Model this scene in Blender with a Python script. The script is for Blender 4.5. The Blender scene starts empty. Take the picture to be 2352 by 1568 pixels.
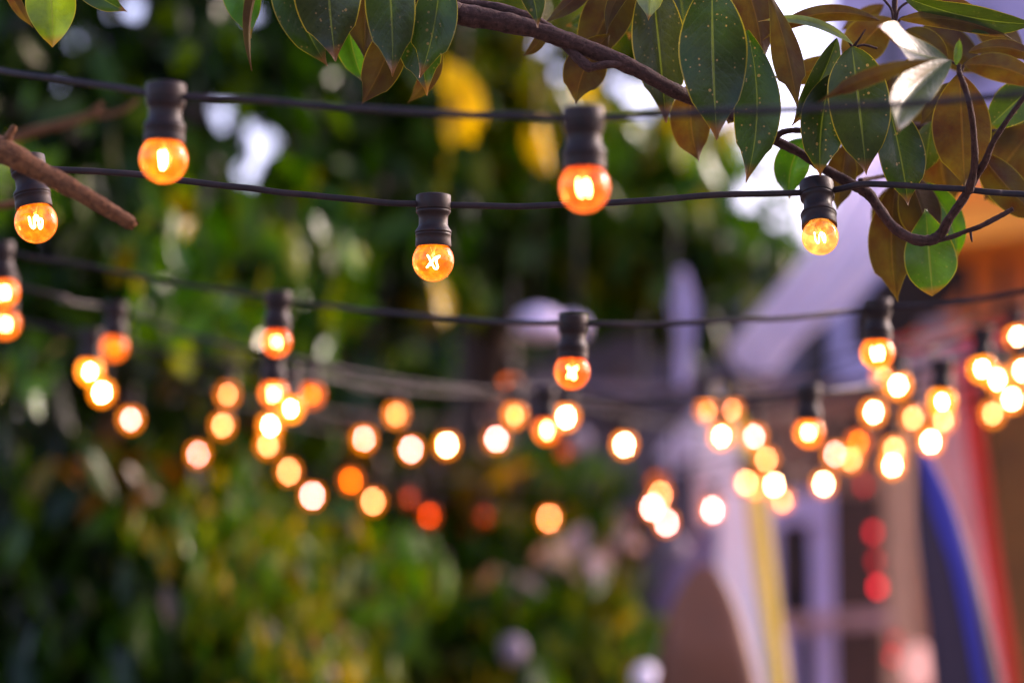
import bpy, math, random
import numpy as np
from mathutils import Vector, Matrix, Quaternion
random.seed(7); rng = np.random.default_rng(7)
R = math.radians
sc = bpy.context.scene
col = sc.collection

# ------------------------------------------------------------------ camera
CAM = Vector((0, 0, 1.6)); PITCH = R(6.0); F = 85 / 36 * 2352
cam = bpy.data.cameras.new('camera'); cam.lens = 85; cam.sensor_width = 36
co = bpy.data.objects.new('camera', cam); col.objects.link(co)
co.location = CAM; co.rotation_euler = (math.pi / 2 + PITCH, 0, 0)
cam.clip_start = 0.05; cam.clip_end = 3000
cam.dof.use_dof = True; cam.dof.focus_distance = 2.63; cam.dof.aperture_fstop = 1.72; cam.dof.aperture_ratio = 1.12
sc.camera = co
FW = Vector((0, math.cos(PITCH), math.sin(PITCH))); UP = Vector((0, -math.sin(PITCH), math.cos(PITCH))); RT = Vector((1, 0, 0))
def W(px, py, d):
    return CAM + FW * d + RT * ((px - 1176) / F * d) - UP * ((py - 784) / F * d)
def proj(p):
    v = p - CAM; d = v.dot(FW)
    return (1176 + v.x / d * F, 784 - v.dot(UP) / d * F, d)

# ------------------------------------------------------------------ tagging
def tag(o, label=None, cat=None, group=None, kind=None):
    if label: o['label'] = label
    if cat: o['category'] = cat
    if group: o['group'] = group
    if kind: o['kind'] = kind
    return o
def empty(name, loc=(0, 0, 0)):
    o = bpy.data.objects.new(name, None); o.location = loc; o.empty_display_size = .05
    col.objects.link(o); return o
def mesh(name, verts, faces, mat, parent=None, smooth=True, uv=None, tint=None):
    me = bpy.data.meshes.new(name)
    me.from_pydata([tuple(v) for v in verts], [], [tuple(f) for f in faces])
    if uv is not None:
        l = me.uv_layers.new(name='UVMap')
        idx = np.empty(len(me.loops), dtype=np.int32); me.loops.foreach_get('vertex_index', idx)
        l.data.foreach_set('uv', np.asarray(uv, dtype=np.float32)[idx].ravel())
    if tint is not None:
        a = me.color_attributes.new('tint', 'FLOAT_COLOR', 'POINT')
        a.data.foreach_set('color', np.asarray(tint, dtype=np.float32).ravel())
    for m in (mat if isinstance(mat, (list, tuple)) else [mat]): me.materials.append(m)
    if smooth: me.polygons.foreach_set('use_smooth', [True] * len(me.polygons))
    me.update()
    o = bpy.data.objects.new(name, me); col.objects.link(o)
    if parent is not None: o.parent = parent
    return o

# ------------------------------------------------------------------ materials
def newmat(name):
    m = bpy.data.materials.new(name); m.use_nodes = True; nt = m.node_tree; nt.nodes.clear()
    out = nt.nodes.new('ShaderNodeOutputMaterial')
    return m, nt, out
class N:
    def __init__(s, nt): s.nt = nt
    def __call__(s, t, **kw):
        n = s.nt.nodes.new(t)
        for k, v in kw.items():
            if k.startswith('i_'):
                key = k[2:]
                key = int(key) if key.isdigit() else key.replace('_', ' ')
                if hasattr(v, 'is_linked') or isinstance(v, bpy.types.NodeSocket): s.nt.links.new(v, n.inputs[key])
                else: n.inputs[key].default_value = v
            else: setattr(n, k, v)
        return n
    def link(s, a, b): s.nt.links.new(a, b)
    def math(s, op, a, b=None, c=None):
        n = s.nt.nodes.new('ShaderNodeMath'); n.operation = op
        for i, v in enumerate((a, b, c)):
            if v is None: continue
            if isinstance(v, bpy.types.NodeSocket): s.nt.links.new(v, n.inputs[i])
            else: n.inputs[i].default_value = v
        return n.outputs[0]
    def mix(s, f, a, b, mode='MIX'):
        n = s.nt.nodes.new('ShaderNodeMix'); n.data_type = 'RGBA'; n.blend_type = mode
        for k, v in ((0, f), (6, a), (7, b)):
            if isinstance(v, bpy.types.NodeSocket): s.nt.links.new(v, n.inputs[k])
            else: n.inputs[k].default_value = v
        return n.outputs[2]
    def ramp(s, f, stops):
        n = s.nt.nodes.new('ShaderNodeValToRGB'); e = n.color_ramp.elements
        e[0].position, e[0].color = stops[0]; e[1].position, e[1].color = stops[-1]
        for p, c in stops[1:-1]: x = e.new(p); x.color = c
        s.nt.links.new(f, n.inputs[0]); return n.outputs[0]
def c4(r, g, b): return (r, g, b, 1)

def mat_rough(name, c1, c2, scale=20, rough=.7, bump=.3, metal=0, detail=4, dist=.002):
    m, nt, out = newmat(name); n = N(nt)
    tc = n('ShaderNodeTexCoord')
    no = n('ShaderNodeTexNoise', i_Vector=tc.outputs['Object'], i_Scale=scale, i_Detail=detail, i_Roughness=.65)
    rc = n.ramp(no.outputs[0], [(.3, c4(*c1)), (.7, c4(*c2))])
    b = n('ShaderNodeBump', i_Strength=bump, i_Distance=dist, i_Height=no.outputs[0])
    p = n('ShaderNodeBsdfPrincipled', i_Base_Color=rc, i_Roughness=rough, i_Metallic=metal, i_Normal=b.outputs[0])
    n.link(p.outputs[0], out.inputs[0]); return m

def mat_bark(name, c1, c2, c3):
    m, nt, out = newmat(name); n = N(nt)
    tc = n('ShaderNodeTexCoord'); uv = tc.outputs['UV']
    mp = n('ShaderNodeMapping', i_Vector=uv); mp.inputs['Scale'].default_value = (3, 40, 1)
    rings = n('ShaderNodeTexNoise', i_Vector=mp.outputs[0], i_Scale=3, i_Detail=5, i_Roughness=.7)
    no = n('ShaderNodeTexNoise', i_Vector=tc.outputs['Object'], i_Scale=160, i_Detail=6, i_Roughness=.7)
    fine = n('ShaderNodeTexNoise', i_Vector=tc.outputs['Object'], i_Scale=900, i_Detail=3)
    big = n('ShaderNodeTexNoise', i_Vector=tc.outputs['Object'], i_Scale=30, i_Detail=2)
    base = n.ramp(no.outputs[0], [(.32, c4(*c1)), (.55, c4(*c2)), (.75, c4(*c3))])
    base = n.mix(n.math('MULTIPLY', big.outputs[0], .6), base, c4(*c3), 'MIX')
    base = n.mix(n.ramp(rings.outputs[0], [(.5, c4(0, 0, 0)), (.62, c4(.7, .7, .7))]), base, c4(*c1))
    h = n.math('ADD', n.math('MULTIPLY', rings.outputs[0], 1.0), n.math('ADD', no.outputs[0], n.math('MULTIPLY', fine.outputs[0], .4)))
    b = n('ShaderNodeBump', i_Strength=1.0, i_Distance=.0022, i_Height=h)
    p = n('ShaderNodeBsdfPrincipled', i_Base_Color=base, i_Roughness=.75, i_Normal=b.outputs[0]); p.inputs['Specular IOR Level'].default_value = .2
    n.link(p.outputs[0], out.inputs[0]); return m

def mat_leaf_near():
    """glossy green face, felted rust brown back; obj.color tints green (rgb) """
    m, nt, out = newmat('magnolia_leaf'); n = N(nt)
    tc = n('ShaderNodeTexCoord'); uvn = n('ShaderNodeSeparateXYZ', i_Vector=tc.outputs['UV'])
    u = n.math('SUBTRACT', uvn.outputs[0], .5); au = n.math('ABSOLUTE', u); v = uvn.outputs[1]
    oi = n('ShaderNodeObjectInfo'); geo = n('ShaderNodeNewGeometry')
    obj = tc.outputs['Object']
    offs = n('ShaderNodeVectorMath', operation='ADD', i_0=obj)
    n.link(oi.outputs['Location'], offs.inputs[1]); P = offs.outputs[0]
    no = n('ShaderNodeTexNoise', i_Vector=P, i_Scale=28, i_Detail=4, i_Roughness=.6)
    no2 = n('ShaderNodeTexNoise', i_Vector=P, i_Scale=220, i_Detail=4, i_Roughness=.7)
    # lateral veins: distance along (v - |u|*.5)
    ph = n.math('MULTIPLY', n.math('SUBTRACT', v, n.math('MULTIPLY', au, .42)), 13.0)
    ph = n.math('ADD', ph, n.math('MULTIPLY', no.outputs[0], .8))
    vein = n.math('POWER', n.math('ABSOLUTE', n.math('COSINE', n.math('MULTIPLY', ph, math.pi))), 14)
    mid = n.ramp(au, [(.0, c4(1, 1, 1)), (.012, c4(1, 1, 1)), (.022, c4(0, 0, 0))])
    edge = n.ramp(au, [(.474, c4(0, 0, 0)), (.486, c4(1, 1, 1))])  # yellow margin: rim light put into the blade's edge colour
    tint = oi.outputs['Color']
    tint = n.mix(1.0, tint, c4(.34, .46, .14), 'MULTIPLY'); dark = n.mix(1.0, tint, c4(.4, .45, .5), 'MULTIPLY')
    green = n.mix(n.ramp(no.outputs[0], [(.3, c4(0, 0, 0)), (.7, c4(1, 1, 1))]), dark, tint)
    green = n.mix(n.math('MULTIPLY', no2.outputs[0], .35), green, c4(.05, .055, .02))
    green = n.mix(n.math('MULTIPLY', vein, .03), green, c4(.08, .12, .03))
    # scale spots and specks
    vo = n('ShaderNodeTexVoronoi', i_Vector=P, i_Scale=210); vo2 = n('ShaderNodeTexVoronoi', i_Vector=P, i_Scale=90)
    pick = n('ShaderNodeSeparateColor', i_Color=vo.outputs['Color'])
    pick2 = n('ShaderNodeSeparateColor', i_Color=vo2.outputs['Color'])
    big = n('ShaderNodeTexNoise', i_Vector=P, i_Scale=14, i_Detail=2)
    s1 = n.math('MULTIPLY', n.math('LESS_THAN', vo.outputs['Distance'], .24), n.math('GREATER_THAN', n.math('ADD', pick.outputs[0], n.math('MULTIPLY', big.outputs[0], .5)), 1.02))
    s2 = n.math('MULTIPLY', n.math('LESS_THAN', vo2.outputs['Distance'], .16), n.math('GREATER_THAN', n.math('ADD', pick2.outputs[0], n.math('MULTIPLY', big.outputs[0], 1.3)), 1.42))
    sp = n.math('MULTIPLY', n.math('MAXIMUM', s1, s2), n.math('MULTIPLY', oi.outputs['Alpha'], .36))
    green = n.mix(sp, green, c4(.42, .25, .14))
    green = n.mix(n.math('MULTIPLY', mid, .6), green, c4(.12, .15, .03))
    green = n.mix(n.math('MULTIPLY', edge, .5), green, c4(.34, .26, .03))
    tipb = n.ramp(n.math('ADD', v, n.math('MULTIPLY', no.outputs[0], .12)), [(.93, c4(0, 0, 0)), (1.06, c4(1, 1, 1))])
    green = n.mix(n.math('MULTIPLY', tipb, .7), green, c4(.16, .06, .02))
    brown = n.mix(no2.outputs[0], c4(.026, .0085, .0002), c4(.066, .021, .0004))
    brown = n.mix(n.ramp(no.outputs[0], [(.35, c4(0, 0, 0)), (.75, c4(.6, .6, .6))]), brown, c4(.10, .085, .012))
    brown = n.mix(n.math('MULTIPLY', mid, .4), brown, c4(.16, .08, .02))
    brown = n.mix(n.math('MULTIPLY', vein, .12), brown, c4(.05, .02, .004))
    brown = n.mix(1., brown, n.mix(n.math('MULTIPLY', oi.outputs['Random'], 1.), c4(.45, .5, .6), c4(1.1, 1.05, .8)), 'MULTIPLY')
    brown = n.mix(n.math('MULTIPLY', edge, .45), brown, c4(.22, .18, .02))
    bk = geo.outputs['Backfacing']
    base = n.mix(bk, green, brown)
    rough = n.math('ADD', n.math('MULTIPLY', bk, .4), n.math('ADD', .20, n.math('MULTIPLY', no2.outputs[0], .22)))
    hh = n.math('ADD', n.math('MULTIPLY', vein, -.12), n.math('ADD', n.math('MULTIPLY', mid, -1.2), n.math('MULTIPLY', no.outputs[0], 2.4)))
    hh = n.math('ADD', hh, n.math('MULTIPLY', no2.outputs[0], .25))
    b = n('ShaderNodeBump', i_Strength=.55, i_Distance=.0012, i_Height=hh)
    p = n('ShaderNodeBsdfPrincipled', i_Base_Color=base, i_Roughness=rough, i_Normal=b.outputs[0])
    p.inputs['Specular IOR Level'].default_value = .30
    tcol = n.mix(1.0, base, c4(2.4, 2.5, .3), 'MULTIPLY')
    tr = n('ShaderNodeBsdfTranslucent', i_Color=tcol)
    ms = n('ShaderNodeMixShader', i_0=.22, i_1=p.outputs[0], i_2=tr.outputs[0])
    n.link(ms.outputs[0], out.inputs[0]); return m

def mat_foliage(name, rough=.24, transl=.25):
    m, nt, out = newmat(name); n = N(nt)
    at = n('ShaderNodeAttribute', attribute_name='tint')
    tc = n('ShaderNodeTexCoord')
    no = n('ShaderNodeTexNoise', i_Vector=tc.outputs['Object'], i_Scale=9, i_Detail=3)
    base = n.mix(n.math('MULTIPLY', no.outputs[0], .4), at.outputs[0], n.mix(1., at.outputs[0], c4(.5, .5, .5), 'MULTIPLY'))
    p = n('ShaderNodeBsdfPrincipled', i_Base_Color=base, i_Roughness=rough)
    tr = n('ShaderNodeBsdfTranslucent', i_Color=n.mix(1., base, c4(1.6, 1.6, .5), 'MULTIPLY'))
    ms = n('ShaderNodeMixShader', i_0=transl, i_1=p.outputs[0], i_2=tr.outputs[0])
    p.inputs['Specular IOR Level'].default_value = .2
    n.link(ms.outputs[0], out.inputs[0]); return m

def mat_plastic():
    m, nt, out = newmat('black_plastic'); n = N(nt)
    tc = n('ShaderNodeTexCoord')
    no = n('ShaderNodeTexNoise', i_Vector=tc.outputs['Object'], i_Scale=120, i_Detail=5, i_Roughness=.7)
    no2 = n('ShaderNodeTexNoise', i_Vector=tc.outputs['Object'], i_Scale=900, i_Detail=2)
    base = n.ramp(no.outputs[0], [(.35, c4(.003, .0014, .0012)), (.7, c4(.021, .007, .004))])  # reddish warmth of the bulb glow is put into this colour
    r = n.ramp(no.outputs[0], [(.3, c4(.38, .38, .38)), (.7, c4(.7, .7, .7))])
    b = n('ShaderNodeBump', i_Strength=.35, i_Distance=.0004, i_Height=n.math('ADD', no.outputs[0], n.math('MULTIPLY', no2.outputs[0], .5)))
    p = n('ShaderNodeBsdfPrincipled', i_Base_Color=base, i_Roughness=r, i_Normal=b.outputs[0]); p.inputs['Specular IOR Level'].default_value = .28
    n.link(p.outputs[0], out.inputs[0]); return m

def mat_glass(name='amber_glass'):
    m, nt, out = newmat(name); n = N(nt)
    oi = n('ShaderNodeObjectInfo'); tc = n('ShaderNodeTexCoord')
    no = n('ShaderNodeTexNoise', i_Vector=tc.outputs['Object'], i_Scale=85, i_Detail=4, i_Roughness=.6)
    lw = n('ShaderNodeLayerWeight', i_Blend=.35)
    streak = n.ramp(no.outputs[0], [(.33, c4(.35, .30, .3)), (.5, c4(1, 1, 1)), (.66, c4(2.2, 2.6, 3))])
    ec = n.mix(1., oi.outputs['Color'], streak, 'MULTIPLY')
    ec = n.mix(n.math('MULTIPLY', lw.outputs['Facing'], .35), ec, c4(.85, .12, .0))
    fn = n('ShaderNodeTexNoise', i_Vector=tc.outputs['Object'], i_Scale=520, i_Detail=1)
    spk = n.math('MULTIPLY', n.math('GREATER_THAN', fn.outputs[0], .66), n.math('GREATER_THAN', lw.outputs['Facing'], .45))
    ec = n.mix(n.math('MULTIPLY', spk, .8), ec, c4(2.6, 1.3, .25))  # bright rim highlights painted into the glow colour
    em = n('ShaderNodeEmission', i_Color=ec, i_Strength=n.math('MULTIPLY', oi.outputs['Alpha'], GLASS_E))
    tr = n('ShaderNodeBsdfTransparent', i_Color=c4(1, .62, .28))
    m1 = n('ShaderNodeAddShader', i_0=em.outputs[0], i_1=tr.outputs[0])
    b = n('ShaderNodeBump', i_Strength=.2, i_Distance=.0006, i_Height=no.outputs[0])
    gl = n('ShaderNodeBsdfGlossy', i_Color=c4(1, 1, 1), i_Roughness=.06, i_Normal=b.outputs[0])
    fr_ = n('ShaderNodeLayerWeight', i_Blend=.5); frv = n.math('ADD', .03, n.math('MULTIPLY', n.math('POWER', fr_.outputs['Facing'], 4.0), .35))
    m2 = n('ShaderNodeMixShader', i_0=frv, i_1=m1.outputs[0], i_2=gl.outputs[0])
    n.link(m2.outputs[0], out.inputs[0]); return m
def mat_filament():
    m, nt, out = newmat('glowing_filament'); n = N(nt)
    oi = n('ShaderNodeObjectInfo')
    em = n('ShaderNodeEmission', i_Color=oi.outputs['Color'], i_Strength=n.math('MULTIPLY', oi.outputs['Alpha'], FIL_E))
    n.link(em.outputs[0], out.inputs[0]); return m
def mat_cable():
    m, nt, out = newmat('rubber_cable'); n = N(nt)
    tc = n('ShaderNodeTexCoord')
    no = n('ShaderNodeTexNoise', i_Vector=tc.outputs['Object'], i_Scale=60, i_Detail=6, i_Roughness=.7)
    base = n.ramp(no.outputs[0], [(.35, c4(.004, .0025, .003)), (.72, c4(.024, .012, .012))])
    b = n('ShaderNodeBump', i_Strength=.4, i_Distance=.0006, i_Height=no.outputs[0])
    p = n('ShaderNodeBsdfPrincipled', i_Base_Color=base, i_Roughness=.62, i_Normal=b.outputs[0]); p.inputs['Specular IOR Level'].default_value = .3
    n.link(p.outputs[0], out.inputs[0]); return m

GLASS_E = .52; FIL_E = .5
M = dict(
    leaf=mat_leaf_near(), foliage=mat_foliage('tree_foliage'), plastic=mat_plastic(), glass=mat_glass(), fil=mat_filament(), cable=mat_cable(),
    bark=mat_bark('magnolia_bark', (.008, .003, .002), (.036, .014, .009), (.12, .065, .05)),
    stub=mat_bark('dry_bark', (.03, .011, .004), (.13, .050, .017), (.25, .12, .05)),
    metal=mat_rough('screw_metal', (.3, .28, .25), (.5, .48, .45), 300, .35, .2, 1),
    trunk=mat_rough('dark_trunk_bark', (.03, .02, .015), (.09, .06, .045), 18, .85, .8, dist=.02),
    ground=mat_rough('gravel_ground', (.08, .07, .06), (.2, .17, .15), 30, .9, .5),
)
def pm(name, c, rough=.6, var=.35, scale=6, metal=0, bump=.15):
    if name not in M:
        M[name] = mat_rough(name, tuple(x * (1 - var) for x in c), tuple(min(1, x * (1 + var)) for x in c), scale, rough, bump, metal)
    return M[name]

# ------------------------------------------------------------------ geometry helpers
def catmull(pts, n=10):
    """pts: list of (Vector, *scalars)"""
    P = [np.array(list(p[0]) + list(p[1:]), float) for p in pts]
    if len(P) == 2: return [(Vector(P[0][:3] * (1 - t) + P[1][:3] * t), *(P[0][3:] * (1 - t) + P[1][3:] * t)) for t in np.linspace(0, 1, n + 1)]
    P = [2 * P[0] - P[1]] + P + [2 * P[-1] - P[-2]]
    out = []
    for i in range(1, len(P) - 2):
        a, b, c, d = P[i - 1:i + 3]
        for t in np.linspace(0, 1, n, endpoint=False):
            q = .5 * ((2 * b) + (-a + c) * t + (2 * a - 5 * b + 4 * c - d) * t * t + (-a + 3 * b - 3 * c + d) * t ** 3)
            out.append((Vector(q[:3]), *q[3:]))
    q = P[-2]; out.append((Vector(q[:3]), *q[3:])); return out
def tube(path, sides=12, wob=0.0, section=None, twist=0.0, cap=True, origin=Vector((0, 0, 0)), rag=0.0):
    """path: list of (Vector, radius). section: list of (a,b) multipliers of the radius (side, up)."""
    V, Fc, UVs = [], [], []
    sec = section or [(math.cos(2 * math.pi * k / sides), math.sin(2 * math.pi * k / sides)) for k in range(sides)]
    ns = len(sec); acc = 0
    for i, (p, r) in enumerate(path):
        a = path[max(i - 1, 0)][0]; b = path[min(i + 1, len(path) - 1)][0]
        t = (b - a).normalized()
        up = Vector((0, 0, 1)) if abs(t.z) < .93 else Vector((0, 1, 0))
        s = t.cross(up).normalized(); u = s.cross(t).normalized()
        if i: acc += (p - path[i - 1][0]).length
        tw = twist * math.sin(acc * 5 + 1.3) if twist else 0
        for k, (x, y) in enumerate(sec):
            x2 = x * math.cos(tw) - y * math.sin(tw); y2 = x * math.sin(tw) + y * math.cos(tw)
            rr = r * (1 + (wob * (math.sin(acc * 97 + k * 1.7) * math.sin(acc * 41 + k * .9) * .5 + random.uniform(-.35, .35)) if wob else 0))
            jag = t * random.uniform(-rag, rag * .6) if rag and i >= len(path) - 2 else Vector((0, 0, 0))
            V.append(p + jag + (s * x2 + u * y2) * rr - origin); UVs.append((k / ns, acc))
        if i:
            o = (i - 1) * ns
            for k in range(ns): Fc.append((o + k, o + (k + 1) % ns, o + ns + (k + 1) % ns, o + ns + k))
    if cap:
        Fc.append(tuple(range(ns))[::-1]); o = (len(path) - 1) * ns; Fc.append(tuple(o + k for k in range(ns)))
    return V, Fc, UVs
def merge(parts):
    V, Fc, U = [], [], []
    for v, f, u in parts:
        o = len(V); V += v; U += u; Fc += [tuple(i + o for i in q) for q in f]
    return V, Fc, U
def lathe(profile, n=32, cx=0, cy=0):
    V, Fc = [], []
    for r, z in profile:
        for k in range(n):
            a = 2 * math.pi * k / n; V.append((cx + r * math.cos(a), cy + r * math.sin(a), z))
    for i in range(len(profile) - 1):
        for k in range(n):
            a, b = i * n + k, i * n + (k + 1) % n; Fc.append((a, a + n, b + n, b))
    return V, Fc
def box(a, b):
    x0, y0, z0 = a; x1, y1, z1 = b
    v = [(x0, y0, z0), (x1, y0, z0), (x1, y1, z0), (x0, y1, z0), (x0, y0, z1), (x1, y0, z1), (x1, y1, z1), (x0, y1, z1)]
    f = [(0, 3, 2, 1), (4, 5, 6, 7), (0, 1, 5, 4), (1, 2, 6, 5), (2, 3, 7, 6), (3, 0, 4, 7)]
    return v, f
def prism(pts, d, th):
    """solid slab whose front outline passes through the given (px,py[,depth]) and is th metres deep"""
    P = [W(p[0], p[1], p[2] if len(p) > 2 else d) for p in pts]; n = len(P)
    Q = [p + Vector((0, th, 0)) for p in P]
    f = [tuple(range(n)), tuple(range(2 * n - 1, n - 1, -1))] + [(i, i + n, (i + 1) % n + n, (i + 1) % n) for i in range(n)]
    return P + Q, f
def slab(name, pts, d, th, mat, parent=None, bevel=.004):
    v, f = prism(pts, d, th)
    if parent is not None: v = [Vector(x) - parent.location for x in v]
    o = mesh(name, v, f, mat, parent, smooth=False)
    if bevel:
        b = o.modifiers.new('bevel', 'BEVEL'); b.width = bevel; b.segments = 2
    return o

# ------------------------------------------------------------------ festoon lamps
CAPN = 36
def screw_mesh(me_name='screw'):
    pass
lamp_meshes = {}
def lamp_geo():
    s = .001
    # outer holder
    prof = [(.0001, .0104), (14 * s, .0106), (17.2 * s, .0108), (18.6 * s, .0102), (19.0 * s, .009), (19.0 * s, -.0048), (18.7 * s, -.0056), (18.1 * s, -.0058), (18.1 * s, -.0064),
            (18.9 * s, -.0068), (18.8 * s, -.0085), (17.4 * s, -.0105), (16.1 * s, -.0125), (15.7 * s, -.016), (15.8 * s, -.022), (16.6 * s, -.0245), (18.8 * s, -.0275),
            (19.7 * s, -.0292), (19.9 * s, -.0304), (19.5 * s, -.0311), (18.9 * s, -.0314), (18.9 * s, -.0321), (19.4 * s, -.0325), (19.4 * s, -.0335), (19.0 * s, -.0339), (19.2 * s, -.039), (19.5 * s, -.0455), (19.2 * s, -.0462), (18.2 * s, -.0462), (18.0 * s, -.040), (10 * s, -.039), (.0001, -.039)]
    v, f = lathe(prof, 40)
    lamp_meshes['socket'] = (v, [q[::-1] for q in f])
    v1, f1 = lathe([(.0001, .0116), (2.9 * s, .0116), (3.4 * s, .0112), (3.5 * s, .0105)], 12, -.0075, -.003)
    v2, f2 = lathe([(.0001, .0116), (2.9 * s, .0116), (3.4 * s, .0112), (3.5 * s, .0105)], 12, .0075, .003)
    lamp_meshes['screw1'] = (v1, [q[::-1] for q in f1]); lamp_meshes['screw2'] = (v2, [q[::-1] for q in f2])
    # bulb: globe with a short neck, origin at globe centre
    r = .0226; prof = []
    for k in range(0, 25):
        a = -math.pi / 2 + k / 24 * (math.pi * .83)
        prof.append((max(1e-4, r * math.cos(a)), r * math.sin(a)))
    prof += [(.0125, .0222), (.0122, .024)]
    v, f = lathe(prof, 36); lamp_meshes['bulb'] = (v, f)
    # filament: zig-zag loop of glowing wire, thick with its own glare
    def fil(rad, sc_):
        zz = [(-5.2, 1, 5.5), (-2.6, 2.5, -.5), (-5.8, 3, -5.5), (-1.6, 1, -2.0), (1.2, -1, -7), (4.4, -2.5, -6.5), (2.6, -2, 0), (5.6, 0, 4.2), (0.4, 2, 2.2), (-2.2, 0, -4)]
        pth = [(Vector((x, y, z)) * .001 * sc_, rad) for x, y, z in zz]
        pts = catmull(pth, 3); v, f, u = tube([(p, r_) for p, r_ in pts], 8); return v, f
    lamp_meshes['filament2'] = fil(.00075, 1.2)
    for q in (0, 1, 3):
        zz2 = [(-6, 1, 6), (-5, 2, -3), (-2.4, 1, -8 + q), (-1.2, -1, 1 + q), (1.5, -2, 5), (2.2, -2, -4 - q), (5, 0, -7 + q), (6, 1, 2), (4, 2, 6.5 - q), (0, 2, 3)]
        v_, f_, u_ = tube(catmull([(Vector(p) * .0011, .0008) for p in zz2], 4), 8); lamp_meshes['filament%d' % q] = (v_, f_)
    # overlapping support glow on far ones: same wire, seen as one coil
    lamp_meshes['coil'] = fil(.0021, .62)
    pth = [(Vector((0, 0, .021)), .0045), (Vector((0, 0, .014)), .0035), (Vector((0, 0, .010)), .0016), (Vector((0, 0, .006)), .0012)]
    v, f, u = tube(pth, 10); lamp_meshes['stem'] = (v, f)
lamp_geo()
_cache = {}
def inst(name, key, mat, parent, smooth=True):
    if key not in _cache:
        o = mesh(name, *lamp_meshes[key], mat, parent, smooth); _cache[key] = o; return o
    o = _cache[key].copy(); o.name = name; col.objects.link(o); o.parent = parent; return o
M['stemglass'] = pm('stem_glass', (.9, .5, .2), .2)
NECK = .0615
KIND = {  # filament rgb, strength, glass rgb, glass strength
    'near':   ((60, 40, 26), 1., (1.0, .17, .003), .66),
    'clear':  ((34, 20, 10), 1., (1.0, .34, .05), .55),
    'red':    ((50, 24, 11), 1., (1.0, .11, .006), .60),
    'W':      ((180, 155, 150), 1., (1.0, .27, .002), 1.15),
    'K':      ((100, 42, 88), 1., (1.0, .27, .002), .85),
    'P':      ((80, 30, 26), 1., (1.0, .26, .002), .7),
    'O':      ((50, 8.5, .0), 1., (1.0, .16, .001), .5),
    'D':      ((14, 1.4, .1), 1., (.9, .10, .002), .2),
    'X':      ((3.5, .4, .2), 1., (.7, .07, .01), .08),
}
lamps_px = []
def lamp(x, y, d, kind, label, tx=0, ty=0, bs=1.0, neck=NECK, top=None, far=True, rz=None):
    """x,y: bulb centre in the photo; d: distance. returns cable point"""
    if d > 4.3: d *= 1.12
    c = W(x, y, d); axis = Vector((0, 0, 1))
    rot = Matrix.Rotation(R(ty), 3, 'Y') @ Matrix.Rotation(R(tx), 3, 'X')
    ax = rot @ axis
    root = empty('festoon_lamp', c + ax * neck)
    root.rotation_euler = (rot @ Matrix.Rotation(R(random.uniform(0, 360) if rz is None else rz), 3, 'Z')).to_euler()
    tag(root, label, 'festoon lamp', 'amber festoon lamps hung along the cables')
    s = inst('socket', 'socket', M['plastic'], root)
    if not far:
        inst('screw', 'screw1', M['metal'], s); inst('screw', 'screw2', M['metal'], s)
    b = inst('bulb', 'bulb', M['glass'], root); b.location = (0, 0, -neck); b.scale = (bs,) * 3
    f = inst('filament', 'coil' if far else 'filament%d' % (0, 1, 3, 2)[len(lamps_px) % 4], M['fil'], b); f.location = (0, 0, 0)
    if not far: inst('stem', 'stem', M['stemglass'], b)
    fc, fa, gc, ga = KIND[kind]
    j = random.uniform(.88, 1.15)
    if kind in 'KPODX' and far: j *= max(.1, (135 * (.3817 - 1 / d) * d / 221) ** 2)
    f.color = (fc[0] * j, fc[1] * j, fc[2] * j, fa); b.color = (*gc, ga * random.uniform(.85, 1.1))
    lamps_px.append((x, y, d))
    return root.location.copy()

SEC = [(-.62, .30), (-.52, .62), (-.2, .98), (.15, 1.0), (.55, .62), (.62, .2), (.62, -.30), (.5, -.7), (.15, -.98), (-.2, -1.0), (-.56, -.62), (-.62, -.25)]
def cable(pts, label, r=.0034, tw=.12, n=14, sag=0):
    path = catmull([(p, r) for p in pts], n)
    for i in range(len(path)):
        p = path[i][0]; path[i] = (p + Vector((0, 0, .00035 * (math.sin(i * .29) + math.sin(i * .53 + 1) * .6) * (r / .0034))), r)
    v, f, u = tube(path, section=SEC, twist=tw)
    o = mesh('festoon_cable', v, f, M['cable'], None, True)
    tag(o, label, 'cable', 'flat rubber festoon cables'); return o

# --- first string (nearest)
A = lamp(376, 366, 2.28, 'near', 'large sharp amber lamp on the topmost cable at the left', far=False, ty=1)
B = lamp(1343, 430, 2.17, 'red', 'large reddish-orange lamp on the topmost cable at the centre', far=False, ty=-1, rz=40)
cable([W(-600, 60, 2.9), W(-200, 128, 2.55), W(0, 163, 2.42), W(180, 188, 2.35), A, W(560, 228, 2.27), W(800, 247, 2.24), W(1050, 263, 2.2), W(1200, 266, 2.18), B,
       W(1500, 264, 2.17), W(1620, 258, 2.16), W(1800, 252, 2.15), W(2000, 243, 2.14), W(2200, 230, 2.13), W(2352, 213, 2.12), W(2700, 160, 2.08)],
      'topmost black cable, in front of the magnolia leaves')
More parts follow.
